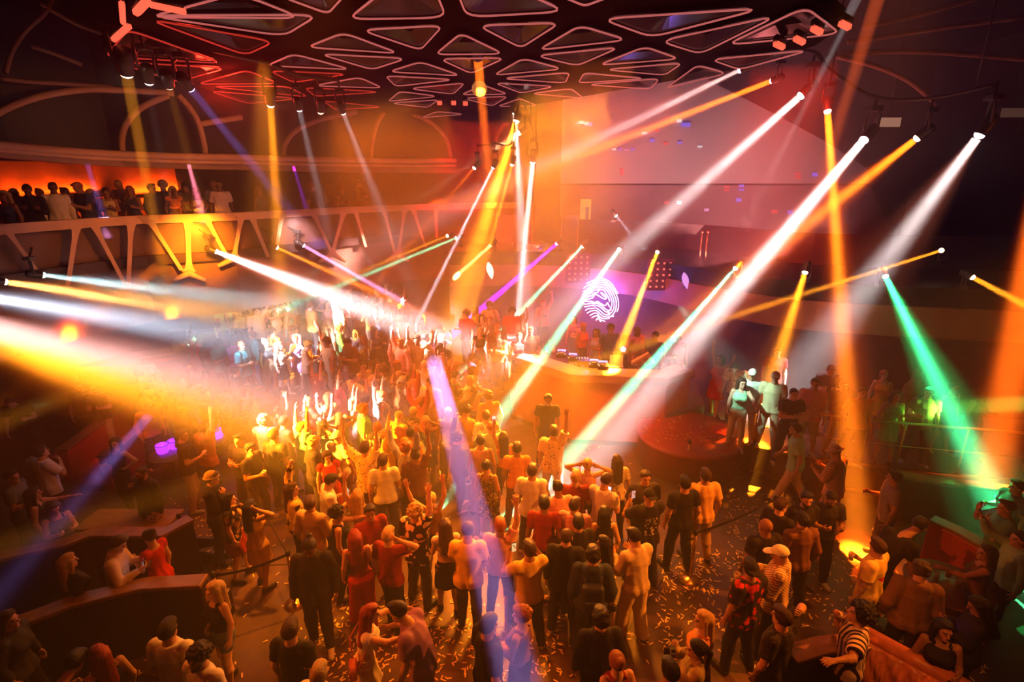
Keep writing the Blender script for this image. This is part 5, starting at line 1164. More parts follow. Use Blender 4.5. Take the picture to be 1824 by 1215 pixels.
  (1364, 938, 0, 1.80, 10, 'man_arms_down', 'tee:black', 'trousers:black', '', 'brownskin', 'bald man in black t-shirt at the edge of the lit floor', NEAR),
  (1400, 908, 0, 1.74, -60, 'man_drink', 'tee:black', 'trousers:charcoal', 'short:brownhair', 'fair', 'pale man in black leaning in to the two bearded men', NEAR),
  (1421, 920, 0, 1.80, 5, 'man_arms_down', 'long:brown', 'trousers:black', 'short:blackhair', 'olive', 'dark-haired man in brown sweatshirt, back turned to the lit floor', NEAR),
  (1444, 888, 0, 1.80, -170, 'man_drink', 'tee:black', 'trousers:black', 'short:blackhair+beard:blackhair', 'olive', 'black-haired bearded man facing out with a drink', NEAR),
  (1474, 890, 0, 1.78, 170, 'man_phone', 'tee:charcoal', 'trousers:black', 'buzz:blackhair+beard:blackhair', 'olive', 'shaven bearded man in charcoal next to the black-haired bearded man', NEAR),
  (1487, 806, .1, 1.82, 35, 'man_phone', 'loose:tan:check', 'wide:tan', 'hat:tan', 'olive', 'man in tan hat and chequered tan shirt below the amber shaft', NEAR),
  (1593, 851, 0, 1.80, 70, 'man_drink', 'tee:grey', 'trousers:charcoal', 'short:blackhair', 'olive', 'man in grey polo shirt pointing a finger beside the dark wall', NEAR),
  (1417, 765, .1, 1.80, 60, 'man_walking', 'loose:mint', 'trousers:cream', 'short:brownhair', 'olive', 'man in mint shirt and cream trousers striding along the deck front', NEAR),
  (1682, 1122, 0, 1.68, 150, 'woman_drink', 'tank:black', 'slim:black', 'long:blackhair', 'brownskin', 'dark-haired woman in black near the lit couch end', NEAR),
  (1742, 1080, 0, 1.70, 60, 'woman_phone', 'long:black', 'slim:black', 'long:blackhair', 'brownskin', 'woman all in black holding a phone with violet screen', NEAR),
  (1792, 905, 0, 1.78, 70, 'man_photographing', 'loose:green', 'trousers:black', 'short:brownhair', 'fair', 'man lit emerald filming with his phone at the end of the green shaft', NEAR),
  (1815, 960, 0, 1.74, 80, 'man_arm_forward_up', 'long:mint', 'slim:black', 'short:blackhair', 'fair', 'man in mint long-sleeved shirt below the emerald shaft', NEAR),
  (1756, 985, 0, 1.70, 60, 'woman_reaching', 'tank:brown', 'slim:black', 'long:brownhair', 'olive', 'woman in brown tank top reaching to the round table', NEAR),
  (1812, 868, 0, 1.76, 90, 'man_drink', 'tee:charcoal', 'trousers:black', 'short:blackhair', 'olive', 'man in charcoal t-shirt at the frame edge above the emerald glow', NEAR),
  # the raised guest deck
  (1307, 655, .7, 1.76, 150, 'man_leaning', 'loose:cream:floral', 'trousers:charcoal', 'short:brownhair', 'olive', 'man in sprigged cream shirt bending over the deck rail, lit white', DECK),
  (1322, 682, .7, 1.70, 165, 'woman_reaching', 'tank:mint', 'slim:cream', 'bob:brownhair', 'fair', 'woman in mint top with glaring white light on her arms', DECK),
  (1343, 668, .7, 1.78, 170, 'man_drink', 'loose:white', 'trousers:cream', 'cap:white', 'olive', 'man in white shirt and white cap where the yellow shaft lands', DECK),
  (1378, 672, .7, 1.82, 150, 'man_arms_down', 'tee:cream', 'trousers:tan', 'cap:cream', 'fair', 'man in cream t-shirt and cream cap behind the yellow shaft', DECK),
  (1414, 702, .7, 1.74, 175, 'man_arms_crossed', 'tee:charcoal', 'trousers:charcoal', 'buzz:blackhair', 'fair', 'man in charcoal leaning folded arms on the deck rail', DECK),
  (1452, 684, .7, 1.80, 165, 'man_drink', 'loose:pink', 'shorts:tan', 'short:brownhair', 'olive', 'man in pink shirt and tan shorts on the deck beside the amber shaft', DECK),
  (1536, 700, .7, 1.78, 175, 'man_arms_down', 'tee:orange', 'trousers:brown', 'short:brownhair', 'olive', 'man in orange t-shirt standing in the amber shaft on the deck', DECK),
  (1285, 640, .7, 1.72, 120, 'woman_both_arms_up', 'tank:red', 'skirt:red', 'long:brownhair', 'olive', 'woman in red throwing her arms up at the back of the deck', DECK),
  (1385, 628, .7, 1.76, 160, 'man_arms_down', 'tee:maroon', 'trousers:black', 'short:ginger', 'fair', 'ginger man in maroon t-shirt at the back of the deck', DECK),
  (1598, 705, .7, 1.68, 170, 'woman_arms_down', 'dress:green', '', 'long:brownhair', 'olive', 'woman in green dress on the deck in the faint green shaft', DECK),
  (1655, 700, .7, 1.76, 160, 'man_drink', 'tee:brown', 'trousers:charcoal', 'short:blackhair', 'olive', 'man in brown t-shirt on the deck before the dark tier', DECK),
]
HELD = {}
for r in ROWS:
    o = person(*r); HELD[r[10]] = (o, r[5])
PAIR = [o for o in PEOPLE if 'hugging a man' in o['label'] or 'copper-haired woman' in o['label']]
for _ in range(30):   # nobody stands inside a neighbour
    for i, a in enumerate(PEOPLE):
        for b in PEOPLE[:i]:
            d = a.location - b.location
            if abs(d.z) > .3 or (a in PAIR and b in PAIR): continue
            d.z = 0; L = d.length
            if L < .47:
                d = d / max(L, .01) * (.47 - L) * .35; a.location += d; b.location -= d
def find(s): return next(v for k, v in HELD.items() if s in k)
for key, q, lab in [('holding a drink by the purple', 'R', 'cup in the hand of the man in tan trousers by the purple buckets'), ('gold patterned blouse', 'L', 'cup held by the woman in gold patterned blouse'), ('his back to the one with crossed arms', 'R', 'cup held by the dark-haired man behind the crossed arms'),
                    ('maroon t-shirt facing the blonde', 'R', 'cup held by the man in maroon facing the blonde woman'), ('ginger-haired woman lit violet', 'L', 'glowing cup held by the ginger woman in violet light'), ('black long-sleeved top', 'R', 'clear cup held by the man in black long sleeves'),
                    ('holding a drink up high', 'R', 'cup held up high by the ginger man in pink'), ('facing out with a drink', 'R', 'cup held by the black-haired bearded man'), ('red slanted print', 'R', 'cup in the hand of the man with red printed t-shirt'), ('shining blonde hair', 'L', 'cup held by the woman with shining blonde hair'), ('red shirt with dark ornate', 'R', 'cup held by the man in ornate red shirt')]:
    o, ps = find(key); p, d = hand_of(o, ps, q, .085, .04); cup(p, lab)
o, ps = find('drinking from a bottle'); p, d = hand_of(o, ps, 'R', .08, .04); bottle(p, Vector((d.x * .4 + .5, .1, -.35)), 'brown bottle at the lips of the afro-haired man')
for key, q, lab, c, pw, n in [('dark long-haired woman in orange', 'L', 'bright phone held high by the woman in orange tank top', (1, .9, .85), 1.6, 'white'), ('reading his phone', 'L', 'phone read by the man with bag strap', (.5, 1, .8), 1.2, 'mint'), ('bent over his phone', 'R', 'phone lit pale blue before the man in cream', (.7, .8, 1), 2.2, 'blue'), ('violet screen', 'L', 'phone with glowing violet screen', (.35, .06, 1), 3.0, 'violet'),
                              ('filming with his phone', 'R', 'white glowing phone in the emerald light', (1, .85, .9), 2.5, 'rose'), ('holding his phone low', 'L', 'phone held low by the man in glaring white', (.9, .9, 1), 1.5, 'cool'), ('taking a photo', 'L', 'phone before the face of the man with the drawing on his back', (1, .5, .4), .8, 'warm'), ('golden yellow t-shirt', 'L', 'phone lifted by the man in golden yellow', (1, .7, .3), .8, 'amber')]:
    o, ps = find(key); p, d = hand_of(o, ps, q, .1, .035); phone(p, o.rotation_euler.z, lab, c, pw, n, .3 if 'violet' in n else 0)
o, ps = find('aiming a camera'); p, d = hand_of(o, ps, 'L', .09, .0); p2, d2 = hand_of(o, ps, 'R', .09, 0); c = empty('camera_body', (p + p2) / 2, o.rotation_euler.z)
MB().box((-.07, -.03, -.045), (.07, .03, .045)).build('housing', M_BODY, c, bevel=.008); MB().lathe([(0, 0), (.034, 0), (.036, .09), (.03, .09), (.026, .07), (0, .07)], 16, Matrix.Rotation(-1.5708, 4, 'X')).build('lens', M_GLOSS, c); MB().box((-.025, -.02, .045), (.025, .02, .065)).build('viewfinder', M_BODY, c)
tag(c, 'black camera aimed by the photographer with the ponytail', 'camera')
def strap_bag(o, label, col, name='shoulder_bag', side=1):
    k = o.scale[0]; R = Matrix.Rotation(o.rotation_euler.z, 4, 'Z'); b = empty(name, o.location + R.to_3x3() @ Vector((side * .19, -.14, 1.02)) * k, o.rotation_euler.z)
    m_ = mat('bag_' + name + str(col), col, .4, 0, .15, 12, .2); MB().box((-.11, -.045, -.07), (.11, .045, .07)).build('pouch', m_, b, bevel=.02)
    pts = [(-side * .1 - side * .19 + side * .0, .02 + .14 - .14, .45)]
    MB().tube([(-.1, 0, .06), (-.16 * side - .06, -.03, .25), (-.26 * side, .1, .44), (-.1 * side, .22, .3), (.1, .06, .06)], .009, 6).build('strap', m_, b)
    tag(b, label, 'bag')
strap_bag(find('copper-haired')[0], 'orange leather purse on the shoulder of the hugging woman', (.55, .13, .03), 'purse')
o = find('navy hooded')[0]; R_ = Matrix.Rotation(o.rotation_euler.z, 3, 'Z'); b = empty('backpack', o.location + R_ @ Vector((0, -.21, 1.2)), o.rotation_euler.z)
MB().box((-.15, -.09, -.22), (.15, .05, .2)).build('main_pouch', mat('navy_nylon', (.02, .03, .08), .6, 0, .2, 10, .2), b, bevel=.05); MB().box((-.11, -.13, -.18), (.11, -.09, .0)).build('front_pouch', mat('navy_nylon', (.02, .03, .08)), b, bevel=.02)
for sx in (-1, 1): MB().tube([(sx * .1, .02, .18), (sx * .12, .14, .27), (sx * .13, .3, .2), (sx * .13, .33, .0), (sx * .14, .1, -.2)], .016, 6).build('shoulder_strap', mat('navy_nylon', (.02, .03, .08)), b)
tag(b, 'navy backpack on the man in navy hooded jacket', 'backpack')

# the far crowd: every guest differs from the neighbours in dress, hair or gesture
POSE_PH = {'man_arms_down': 'arms down', 'man_right_arm_up': 'one arm high', 'man_both_arms_up': 'both arms up', 'man_drink': 'holding a drink', 'man_photographing': 'hands at his face', 'man_arms_crossed': 'arms crossed', 'man_left_fist_up': 'fist raised',
           'man_leaning': 'bending forward', 'woman_arms_down': 'arms down', 'woman_drink': 'drink in hand', 'woman_arm_up': 'one arm high', 'woman_both_arms_up': 'both arms up', 'woman_hands_in_hair': 'hands in her hair', 'woman_hand_on_hip': 'hand on hip', 'woman_phone': 'holding a phone', 'man_phone': 'looking at a phone'}
HAIRPH = {'short': 'short', 'tousled': 'tousled', 'curly': 'curly', 'buzz': 'cropped', 'long': 'long', 'bun': 'bunned', 'ponytail': 'ponytailed', 'bob': 'bobbed'}
HC = {'blackhair': 'black', 'brownhair': 'brown', 'blonde': 'blond', 'ginger': 'ginger'}
USED = set()
def clash(x, y, z, d=.46):
    return any(abs(o.location.z - z) < .3 and (o.location.x - x) ** 2 + (o.location.y - y) ** 2 < d * d for o in PEOPLE)
def crowd(pts, place, group, poses, tops, zf, faces, Y=None, feet=False):
    for n, (x, y) in enumerate(pts):
        for _ in range(400):
            ps = rnd.choice(poses); fem = ps.startswith('woman'); tc = rnd.choice(tops); hk = rnd.choice(['long', 'bun', 'ponytail', 'bob', 'long'] if fem else ['short', 'tousled', 'curly', 'buzz']); hc = rnd.choice(list(HC))
            tk = rnd.choice(['tank', 'dress', 'crop'] if fem else ['tee', 'loose', 'long']); key = (place, tc, tk, hk, ps)
            if key not in USED: break
        USED.add(key)
        lab = '%s %s-haired %s in %s %s, %s, %s' % (HAIRPH[hk], HC[hc], 'woman' if fem else 'man', tc, TOPNAME[tk].replace('_', ' '), POSE_PH[ps], place)
        z = zf(x, y) if callable(zf) else zf
        for tr in range(60):
            yy = Y(x, y) if callable(Y) else Y
            g = G(x, y, z + 1.6) if yy is None else A(x, y, yy)
            if not clash(g.x, g.y, z) and not (yy is None and g.x < -2 and g.y > 21): break
            x += rnd.uniform(-7, 7); y += rnd.uniform(-5, 5)
        else: continue
        person(x, y, z, rnd.uniform(1.62, 1.7) if fem else rnd.uniform(1.72, 1.86), rnd.choice(faces) + rnd.uniform(-25, 25), ps, tk + ':' + tc, '' if tk == 'dress' else ('skirt:' if tk == 'crop' else rnd.choice(['slim:', 'short_shorts:']) if fem else rnd.choice(['trousers:', 'slim:'])) + rnd.choice(['black', 'charcoal', 'denim', 'tan']),
               hk + ':' + hc, rnd.choice(['fair', 'olive', 'olive', 'brownskin', 'dark']), lab, group, feet, yy)
def scatter(x0, x1, y0, y1, n, md, keep=lambda x, y: True):
    out = []
    for _ in range(6000):
        if len(out) >= n: break
        x, y = rnd.uniform(x0, x1), rnd.uniform(y0, y1)
        if keep(x, y) and all(abs(x - a) > md or abs(y - b) > md * .55 for a, b in out): out.append((x, y))
    return out
BRIGHT = ['white', 'cream', 'mint', 'pink', 'yellow', 'gold', 'orange', 'red', 'teal', 'purple', 'green', 'tan']
DARK = ['black', 'charcoal', 'navy', 'maroon', 'brown', 'grey', 'slate']
PA = ['man_arms_down', 'man_right_arm_up', 'man_both_arms_up', 'man_drink', 'man_photographing', 'man_left_fist_up', 'man_phone', 'woman_arms_down', 'woman_drink', 'woman_arm_up', 'woman_both_arms_up', 'woman_hands_in_hair', 'woman_phone']
PB = ['man_arms_down', 'man_drink', 'man_arms_crossed', 'man_phone', 'woman_arms_down', 'woman_drink', 'woman_hand_on_hip']
near_xy = [(r[0], r[1]) for r in ROWS]
free = lambda d: (lambda x, y: all(abs(x - a) > d or abs(y - b) > d * .8 for a, b in near_xy))
crowd(scatter(470, 880, 690, 800, 34, 21, free(17)), 'mid dance floor', 'dancers in the middle of the floor', PA, BRIGHT + DARK, 0, [-30, -50, 0])
crowd(scatter(560, 860, 628, 688, 30, 21, free(14)), 'far dance floor', 'dancers at the far end of the floor', PA, BRIGHT + DARK, 0, [-60, -40, -100])
crowd([(732, 590), (748, 582), (764, 576), (742, 606), (758, 602), (775, 596), (784, 618), (722, 612)], 'in the white glare', 'dancers in the white glare', ['man_both_arms_up', 'man_right_arm_up', 'woman_both_arms_up', 'woman_arm_up', 'man_photographing'], ['white', 'cream', 'pink', 'grey'], .5, [-60, 170])
crowd(scatter(395, 720, 505, 556, 36, 17), 'upper terrace', 'guests on the upper terrace', PA, BRIGHT + ['brown', 'grey'], 1.1, [-60, -120, 150])
crowd(scatter(330, 700, 568, 618, 30, 20, free(12)), 'lower terrace', 'guests on the lower terrace', PB + ['man_right_arm_up', 'woman_arm_up'], BRIGHT + DARK, .5, [-60, -120, 150])
crowd(scatter(245, 470, 648, 735, 16, 26, free(20)), 'booth rows', VIP, PB, DARK + ['orange', 'tan'], 0, [-60, -100, 170])
crowd([(830, 560), (846, 552), (858, 566), (872, 545), (884, 560), (897, 572), (912, 556), (930, 568), (945, 590), (880, 590), (856, 590), (925, 600)], 'behind the booth', 'guests on the stage', ['man_arms_down', 'man_drink', 'man_right_arm_up', 'man_phone', 'woman_arm_up', 'woman_drink', 'man_photographing'], ['orange', 'maroon', 'brown', 'red', 'black', 'tan'], .9, [170, 150, -160])
crowd([(1040, 582), (1062, 592), (1088, 586), (1110, 596), (1135, 590), (1160, 600), (1188, 604), (1022, 568), (1215, 600)], 'below the sign', 'guests on the stage', ['man_arms_down', 'man_drink', 'man_leaning', 'woman_arms_down', 'woman_drink'], ['purple', 'navy', 'maroon', 'red', 'charcoal', 'slate', 'orange'], .9, [170, 150, -160])
crowd([(6, 342), (22, 338), (42, 345), (68, 328), (96, 342), (118, 338), (140, 340), (160, 345), (182, 346), (196, 343), (208, 343), (232, 344), (272, 345), (284, 332), (300, 338), (318, 350), (333, 344), (350, 340), (372, 350), (392, 345), (462, 348), (556, 330), (585, 338), (611, 352), (641, 350)],
      'on the balcony', 'guests on the balcony', PB + ['woman_phone'], DARK + ['cream', 'tan', 'orange', 'purple', 'white'], 4.66, [-150, 170, -120], lambda x, y: yb(x) + 1.0 + .5 * (int(x) % 2))
crowd([(1480, 660), (1500, 690), (1575, 668), (1635, 672), (1700, 690), (1748, 700)], 'guest deck', DECK, PB + ['man_right_arm_up'], ['orange', 'brown', 'green', 'maroon', 'tan', 'charcoal'], .7, [170, 140, -160])
dj = person(968, 540, .9, 1.82, 175, 'man_left_fist_up', 'vest:red:camo', 'trousers:black', 'short:brownhair+backcap:red', 'olive', 'performer in patterned red vest and red cap waving one hand behind the booth', 'guests on the stage')

# ---------------------------------------------------------------- booth, sign and gear on the stage
def T_(o, p): return Vector(p) - o.location
def put(mb, o, name, m, **k):
    mb.v = [tuple(T_(o, p)) for p in mb.v]; return mb.build(name, m, o, **k)
M_COUNTER = mat('white_counter', (.78, .70, .68), .25, 0, .05, 3)
M_FRONT = mat('booth_front', (.46, .13, .03), .45, 0, .18, 2)
booth = empty('dj_booth', (1.8, 12.6, 0))
cp = [(-.22, 16.0), (-.08, 13.72), (1.47, 12.18), (3.8, 11.95), (4.6, 12.5)]
put(MB().wall(off([Vector(p) for p in cp], .1), .0, 1.72, .1), booth, 'front_panel', M_FRONT)
put(MB().wall(off([Vector(p) for p in cp], .0), 1.82, 1.9, .62), booth, 'counter_top', M_COUNTER)
put(MB().wall(off([Vector(p) for p in cp], -.02), 1.72, 1.9, .06), booth, 'edge_trim', M_FASCIA)
put(MB().wall(off([Vector(p) for p in cp], .0), 1.9, 2.02, .02), booth, 'glass_lip', M_GLASS)
put(MB().wall(off([Vector(p) for p in cp], .06), 0, .1, .06), booth, 'kick_plate', M_BLACK)
tag(booth, 'angular performance booth with white counter top and orange-lit front', 'booth')
def on_counter(px, py, name, label, cat, group=None):
    p = G(px, py, 1.9); o = empty(name, p, math.radians(-8)); tag(o, label, cat, group); return o
M_LED = mat('gear_light', (.1, .05, .02), .3, emit=(1, .6, .25), power=2.5); M_LED.cycles.emission_sampling = 'NONE'
M_LEDB = mat('gear_screen', (.05, .05, .1), .3, emit=(.55, .5, 1), power=2); M_LEDB.cycles.emission_sampling = 'NONE'
for i, ((x, y), l) in enumerate((((1000, 634), 'media player at the narrow end of the white counter'), ((1020, 641), 'media player second from the narrow end of the counter'), ((1058, 652), 'media player between mixer and white laptop'), ((1074, 655), 'media player touching the white laptop'))):
    o = on_counter(x, y, 'media_player', l, 'media player', 'media players on the booth')
    MB().box((-.14, -.18, 0), (.14, .18, .1)).build('body', M_BODY, o, bevel=.01); MB().lathe([(0, .1), (.105, .1), (.1, .125), (0, .128)], 24).build('jog_wheel', M_STEEL, o)
    MB().box((-.11, .1, .1), (.11, .17, .135)).build('display', M_LEDB, o)
    for sx in (-.1, .1): MB().lathe([(0, .1), (.015, .1), (.015, .112), (0, .112)], 10, Matrix.Translation((sx, -.15, 0))).build('button', M_LED, o)
o = on_counter(1039, 646, 'mixing_desk', 'mixing desk with lit knobs between the media players', 'mixer')
MB().box((-.16, -.19, 0), (.16, .19, .1)).build('body', M_BODY, o, bevel=.01)
for a in range(4):
    for b in range(3): MB().lathe([(.016, .1), (.013, .125), (0, .125)], 8, Matrix.Translation((-.11 + a * .073, .12 - b * .08, 0))).build('knob', M_LED if b == 1 else M_STEEL, o)
    MB().box((-.118 + a * .073, -.15, .1), (-.1 + a * .073, -.11, .118)).build('fader', M_STEEL, o)
o = on_counter(1098, 652, 'laptop', 'open white laptop on the counter where the amber shaft lands', 'laptop')
MB().box((-.17, -.12, 0), (.17, .12, .015)).build('keyboard_base', M_COUNTER, o, bevel=.004); MB().box((-.17, 0, 0), (.17, .012, .23), Matrix.Translation((0, .12, .015)) @ Matrix.Rotation(-.35, 4, 'X')).build('lid', M_COUNTER, o, bevel=.004)
o = on_counter(1152, 652, 'stage_monitor', 'pale wedge with two square openings at the broad end of the counter', 'monitor')
R = Matrix.Rotation(-.6, 4, 'Y') @ Matrix.Rotation(.5, 4, 'X'); MB().box((-.24, -.04, 0), (.24, .04, .42), R).build('cabinet', mat('pale_orange', (.8, .5, .36), .5), o, bevel=.015)
for a, b in ((-.16, .08), (.02, .08), (-.16, .24), (.02, .24)): MB().box((a, -.05, b), (a + .13, -.038, b + .11), R).build('grille', mat('dark_orange', (.5, .2, .08), .6), o)
o = on_counter(1109, 638, 'globe_bulb', 'small violet glowing bulb standing behind the laptop', 'lamp'); o.location.z = 1.9
gm = mat('violet_bulb', (.3, .2, .6), .3, emit=(.6, .5, 1), power=5); MB().tube([(0, 0, 0), (0, 0, .2)], .012).build('stem', M_BODY, o); MB().lathe([(0, .18), (.05, .2), (.07, .25), (.05, .3), (0, .32)], 14).build('bulb', gm, o)
for i, (x, y, l) in enumerate(((1126, 652, 'first glass bottle beside the pale wedge'), (1133, 654, 'second glass bottle beside the pale wedge'), (986, 630, 'lone glass bottle at the narrow counter end'))):
    o = on_counter(x, y, 'bottle', l, 'bottle', 'bottles on the booth'); MB().lathe([(.035, 0), (.035, .16), (.014, .21), (.014, .28), (0, .28)], 12).build('glass', mat('amber_glass', (.7, .35, .1), .1, alpha=.7), o); MB().lathe([(.036, .04), (.036, .12)], 12).build('paper_label', mat('bottle_paper', (.7, .6, .4), .6), o)

# the glowing round sign of wavy lines, in front of the back tier
SY = 16.75
sgn = empty('round_light_sign', A(1070, 535, SY)); M_SIGN = mat('sign_tube', (.8, .8, 1), .3, emit=(.86, .88, 1), power=2.4); M_SIGN.cycles.emission_sampling = 'NONE'
def sline(pts, r=.017):
    P = smooth_path([A(1000 + u / 10.13, 480 + v / 10.13, SY) - sgn.location for u, v in pts], 4); MB().tube(P, r, 6).build('light_line', M_SIGN, sgn)
for L_ in [[(450, 250), (560, 205), (640, 172), (740, 162), (850, 210), (930, 290), (1020, 440)], [(400, 345), (470, 285), (570, 248), (650, 208), (750, 198), (840, 250), (920, 335), (985, 440), (1025, 560), (1030, 680), (1000, 765)],
           [(385, 400), (460, 370), (510, 312), (610, 285), (680, 245), (760, 238), (840, 292), (910, 380), (960, 480), (990, 580), (985, 690), (960, 770), (900, 850)], [(375, 460), (430, 412), (500, 395), (540, 347), (630, 326), (690, 284), (770, 282), (838, 340), (895, 430), (935, 520), (950, 610), (945, 700), (900, 780), (830, 812)],
           [(395, 620), (380, 560), (400, 495), (450, 442), (530, 430), (570, 382), (640, 370), (700, 322), (770, 330), (830, 390), (875, 470), (905, 550), (912, 640), (880, 720), (830, 762)], [(430, 580), (425, 520), (470, 490), (545, 475), (590, 425), (650, 418), (690, 366), (755, 368), (805, 430), (845, 500), (870, 580)],
           [(455, 545), (500, 530), (560, 515), (590, 470), (620, 450), (690, 485), (760, 530), (810, 528), (800, 480), (750, 430), (705, 420)], [(720, 440), (770, 490), (800, 500)],
           [(400, 570), (470, 575), (550, 580), (600, 598), (650, 580), (720, 622), (790, 652), (830, 600), (850, 640), (870, 680)], [(395, 620), (460, 628), (545, 605), (590, 625), (650, 615), (730, 662), (790, 712), (850, 742), (905, 722)],
           [(415, 675), (480, 668), (550, 650), (610, 662), (660, 655), (740, 715), (800, 765), (870, 775)], [(430, 742), (480, 712), (560, 702), (640, 702), (720, 765), (790, 818), (880, 822)], [(460, 790), (545, 748), (640, 746), (700, 805), (770, 852), (860, 857), (950, 842)],
           [(510, 835), (575, 798), (640, 792), (700, 862), (780, 892), (870, 882)], [(545, 876), (600, 846), (650, 838), (700, 905), (790, 940)], [(620, 920), (660, 884), (710, 945)]]: sline(L_)
for u, v in ((520, 700), (880, 560)):
    a = A(1000 + u / 10.13, 480 + v / 10.13, SY) - sgn.location; MB().tube([a, a + Vector((0, .9, 0))], .012, 6).build('bracket', M_BODY, sgn)
tag(sgn, 'round glowing white sign of wavy nested lines in violet haze above the stage', 'light sign')
def gear(name, px, py, Y, label, cat, group=None):
    o = empty(name, A(px, py, Y)); tag(o, label, cat, group); return o
M_BULB = mat('blinder_bulb', (.5, .2, .15), .3, emit=(1, .22, .14), power=1.0); M_BULB.cycles.emission_sampling = 'NONE'
for x, y, Y, l in ((1030, 478, 17.1, 'grid of small red bulbs beside the round sign, pillar side'), (1176, 490, 15.9, 'grid of small red bulbs between the round sign and the broad white shaft')):
    o = gear('blinder_panel', x, y, Y, l, 'light panel', 'bulb grids on the tier front'); MB().box((-.4, 0, -.48), (.4, .12, .48)).build('housing', mat('plum_panel', (.09, .03, .10), .5), o, bevel=.02)
    for a in range(4):
        for b in range(5): MB().lathe([(0, 0), (.035, .01), (.035, .03), (0, .06)], 8, Matrix.Translation((-.28 + a * .187, -.0, -.36 + b * .18)) @ Matrix.Rotation(1.5708, 4, 'X')).build('bulb', M_BULB, o)
    MB().box((-.03, .1, -.1), (.03, .9, .1)).build('bracket', M_BODY, o)
o = empty('drum', A(955, 441, 18.9)); o.location.z = 4.1; MB().lathe([(.42, 0), (.42, .24), (0, .24)], 24).build('shell', M_STEEL, o)
for z in (.02, .22): MB().tube([(.43 * math.cos(a), .43 * math.sin(a), z) for a in [k * .2618 for k in range(24)]], .018, 6, True).build('hoop', mat('white_metal', (.8, .78, .76), .3), o)
for k in range(6): MB().box((.42, -.02, .06), (.45, .02, .18), Matrix.Rotation(k * 1.047, 4, 'Z')).build('lug', M_STEEL, o)
tag(o, 'flat silver drum standing on the back tier before the pillar', 'drum')
o = gear('light_box', 1043, 376, 21.5, 'upright amber light box in front of the screen', 'light box'); MB().box((-.22, 0, -.5), (.22, .12, .45)).build('panel', mat('amber_panel', (.5, .25, .05), .4, emit=(1, .38, .03), power=.55), o, bevel=.02); MB().box((.0, -.02, -.5), (.13, .0, .15)).build('shade_strip', M_BODY, o); MB().tube([(0, .06, -.5), (0, .06, 4.1 - o.location.z)], .03).build('stand', M_BODY, o)
M_FIN = mat('glow_fin', (.9, .8, .7), .3, emit=(1, .82, .62), power=2.2)  # glowing leaf shapes added where spots of light fall on the surfaces
for x, y, Y, s, l in ((873, 482, 17.3, .5, 'white leaf-shaped light spot built as glowing shape on the orange wall below the pillar lamps'), (892, 640, 14.6, .85, 'tall white leaf-shaped light spot built as glowing shape at the narrow end of the booth'), (1221, 500, 15.2, .42, 'violet-edged leaf-shaped glowing shape beside the broad white shaft')):
    o = gear('leaf_glow', x, y, Y, l, 'lamp', 'leaf-shaped glowing spots'); V = []; n = 12
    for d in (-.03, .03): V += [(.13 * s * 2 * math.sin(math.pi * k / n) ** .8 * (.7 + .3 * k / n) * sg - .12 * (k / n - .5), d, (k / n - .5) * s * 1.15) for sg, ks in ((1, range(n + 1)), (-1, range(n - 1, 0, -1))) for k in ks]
    h = len(V) // 2; MB().add(V, [list(range(h)), list(range(2 * h - 1, h - 1, -1))] + [(i, h + i, h + (i + 1) % h, (i + 1) % h) for i in range(h)]).build('glow_shape', M_FIN if x != 1221 else mat('glow_fin_violet', (.6, .5, .9), .3, emit=(.5, .35, 1), power=1.1), o)
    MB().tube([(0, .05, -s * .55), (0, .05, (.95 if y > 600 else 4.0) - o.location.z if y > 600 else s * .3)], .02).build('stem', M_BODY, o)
gr = empty('glass_railing', (1, 18.9, 4.1)); rp = [G(x, 441, 4.1).xy + Vector((0, .25)) for x in (884, 916, 948, 974, 1000, 1030)]
for a, b in zip(rp, rp[1:]): put(MB().wall([a.lerp(b, .03), a.lerp(b, .97)], 4.15, 5.25, .012), gr, 'glass_panel', M_GLASS)
for p in rp: put(MB().tube([(p.x, p.y, 4.1), (p.x, p.y, 5.3)], .018), gr, 'post', M_BRASS)
tag(gr, 'clear glass railing with thin brass posts on the back tier beside the pillar', 'railing')
for x, l in ((1248, 'left one'), (1258, 'right one')):
    p = A(x, 440, 15.2); o = empty('brass_pole', (p.x, p.y, 4.1)); MB().tube([(0, 0, 0), (0, 0, .95)], .022).build('tube', M_BRASS, o); MB().lathe([(0, .95), (.04, .96), (.04, 1.0), (0, 1.02)], 12).build('finial', M_BRASS, o); tag(o, 'thin brass pole on the tier by the broad white shaft, %s' % ('nearer the screen edge' if x > 1250 else 'nearer the round sign'), 'pole', 'brass poles on the tier')
o = empty('cocktail_table', G(856, 664, 1.1)); o.location.z = 0
MB().lathe([(.0, 1.06), (.5, 1.06), (.52, 1.09), (.5, 1.12), (0, 1.12)], 32).build('top', mat('lilac_glass_top', (.6, .2, .5), .1, 0, .2, 8), o); MB().tube([(0, 0, .04), (0, 0, 1.06)], .04).build('stem', M_STEEL, o); MB().lathe([(.3, 0), (.28, .03), (.05, .05), (0, .05)], 24).build('base', M_STEEL, o)
tag(o, 'round lilac-topped cocktail table standing before the narrow end of the booth', 'table')

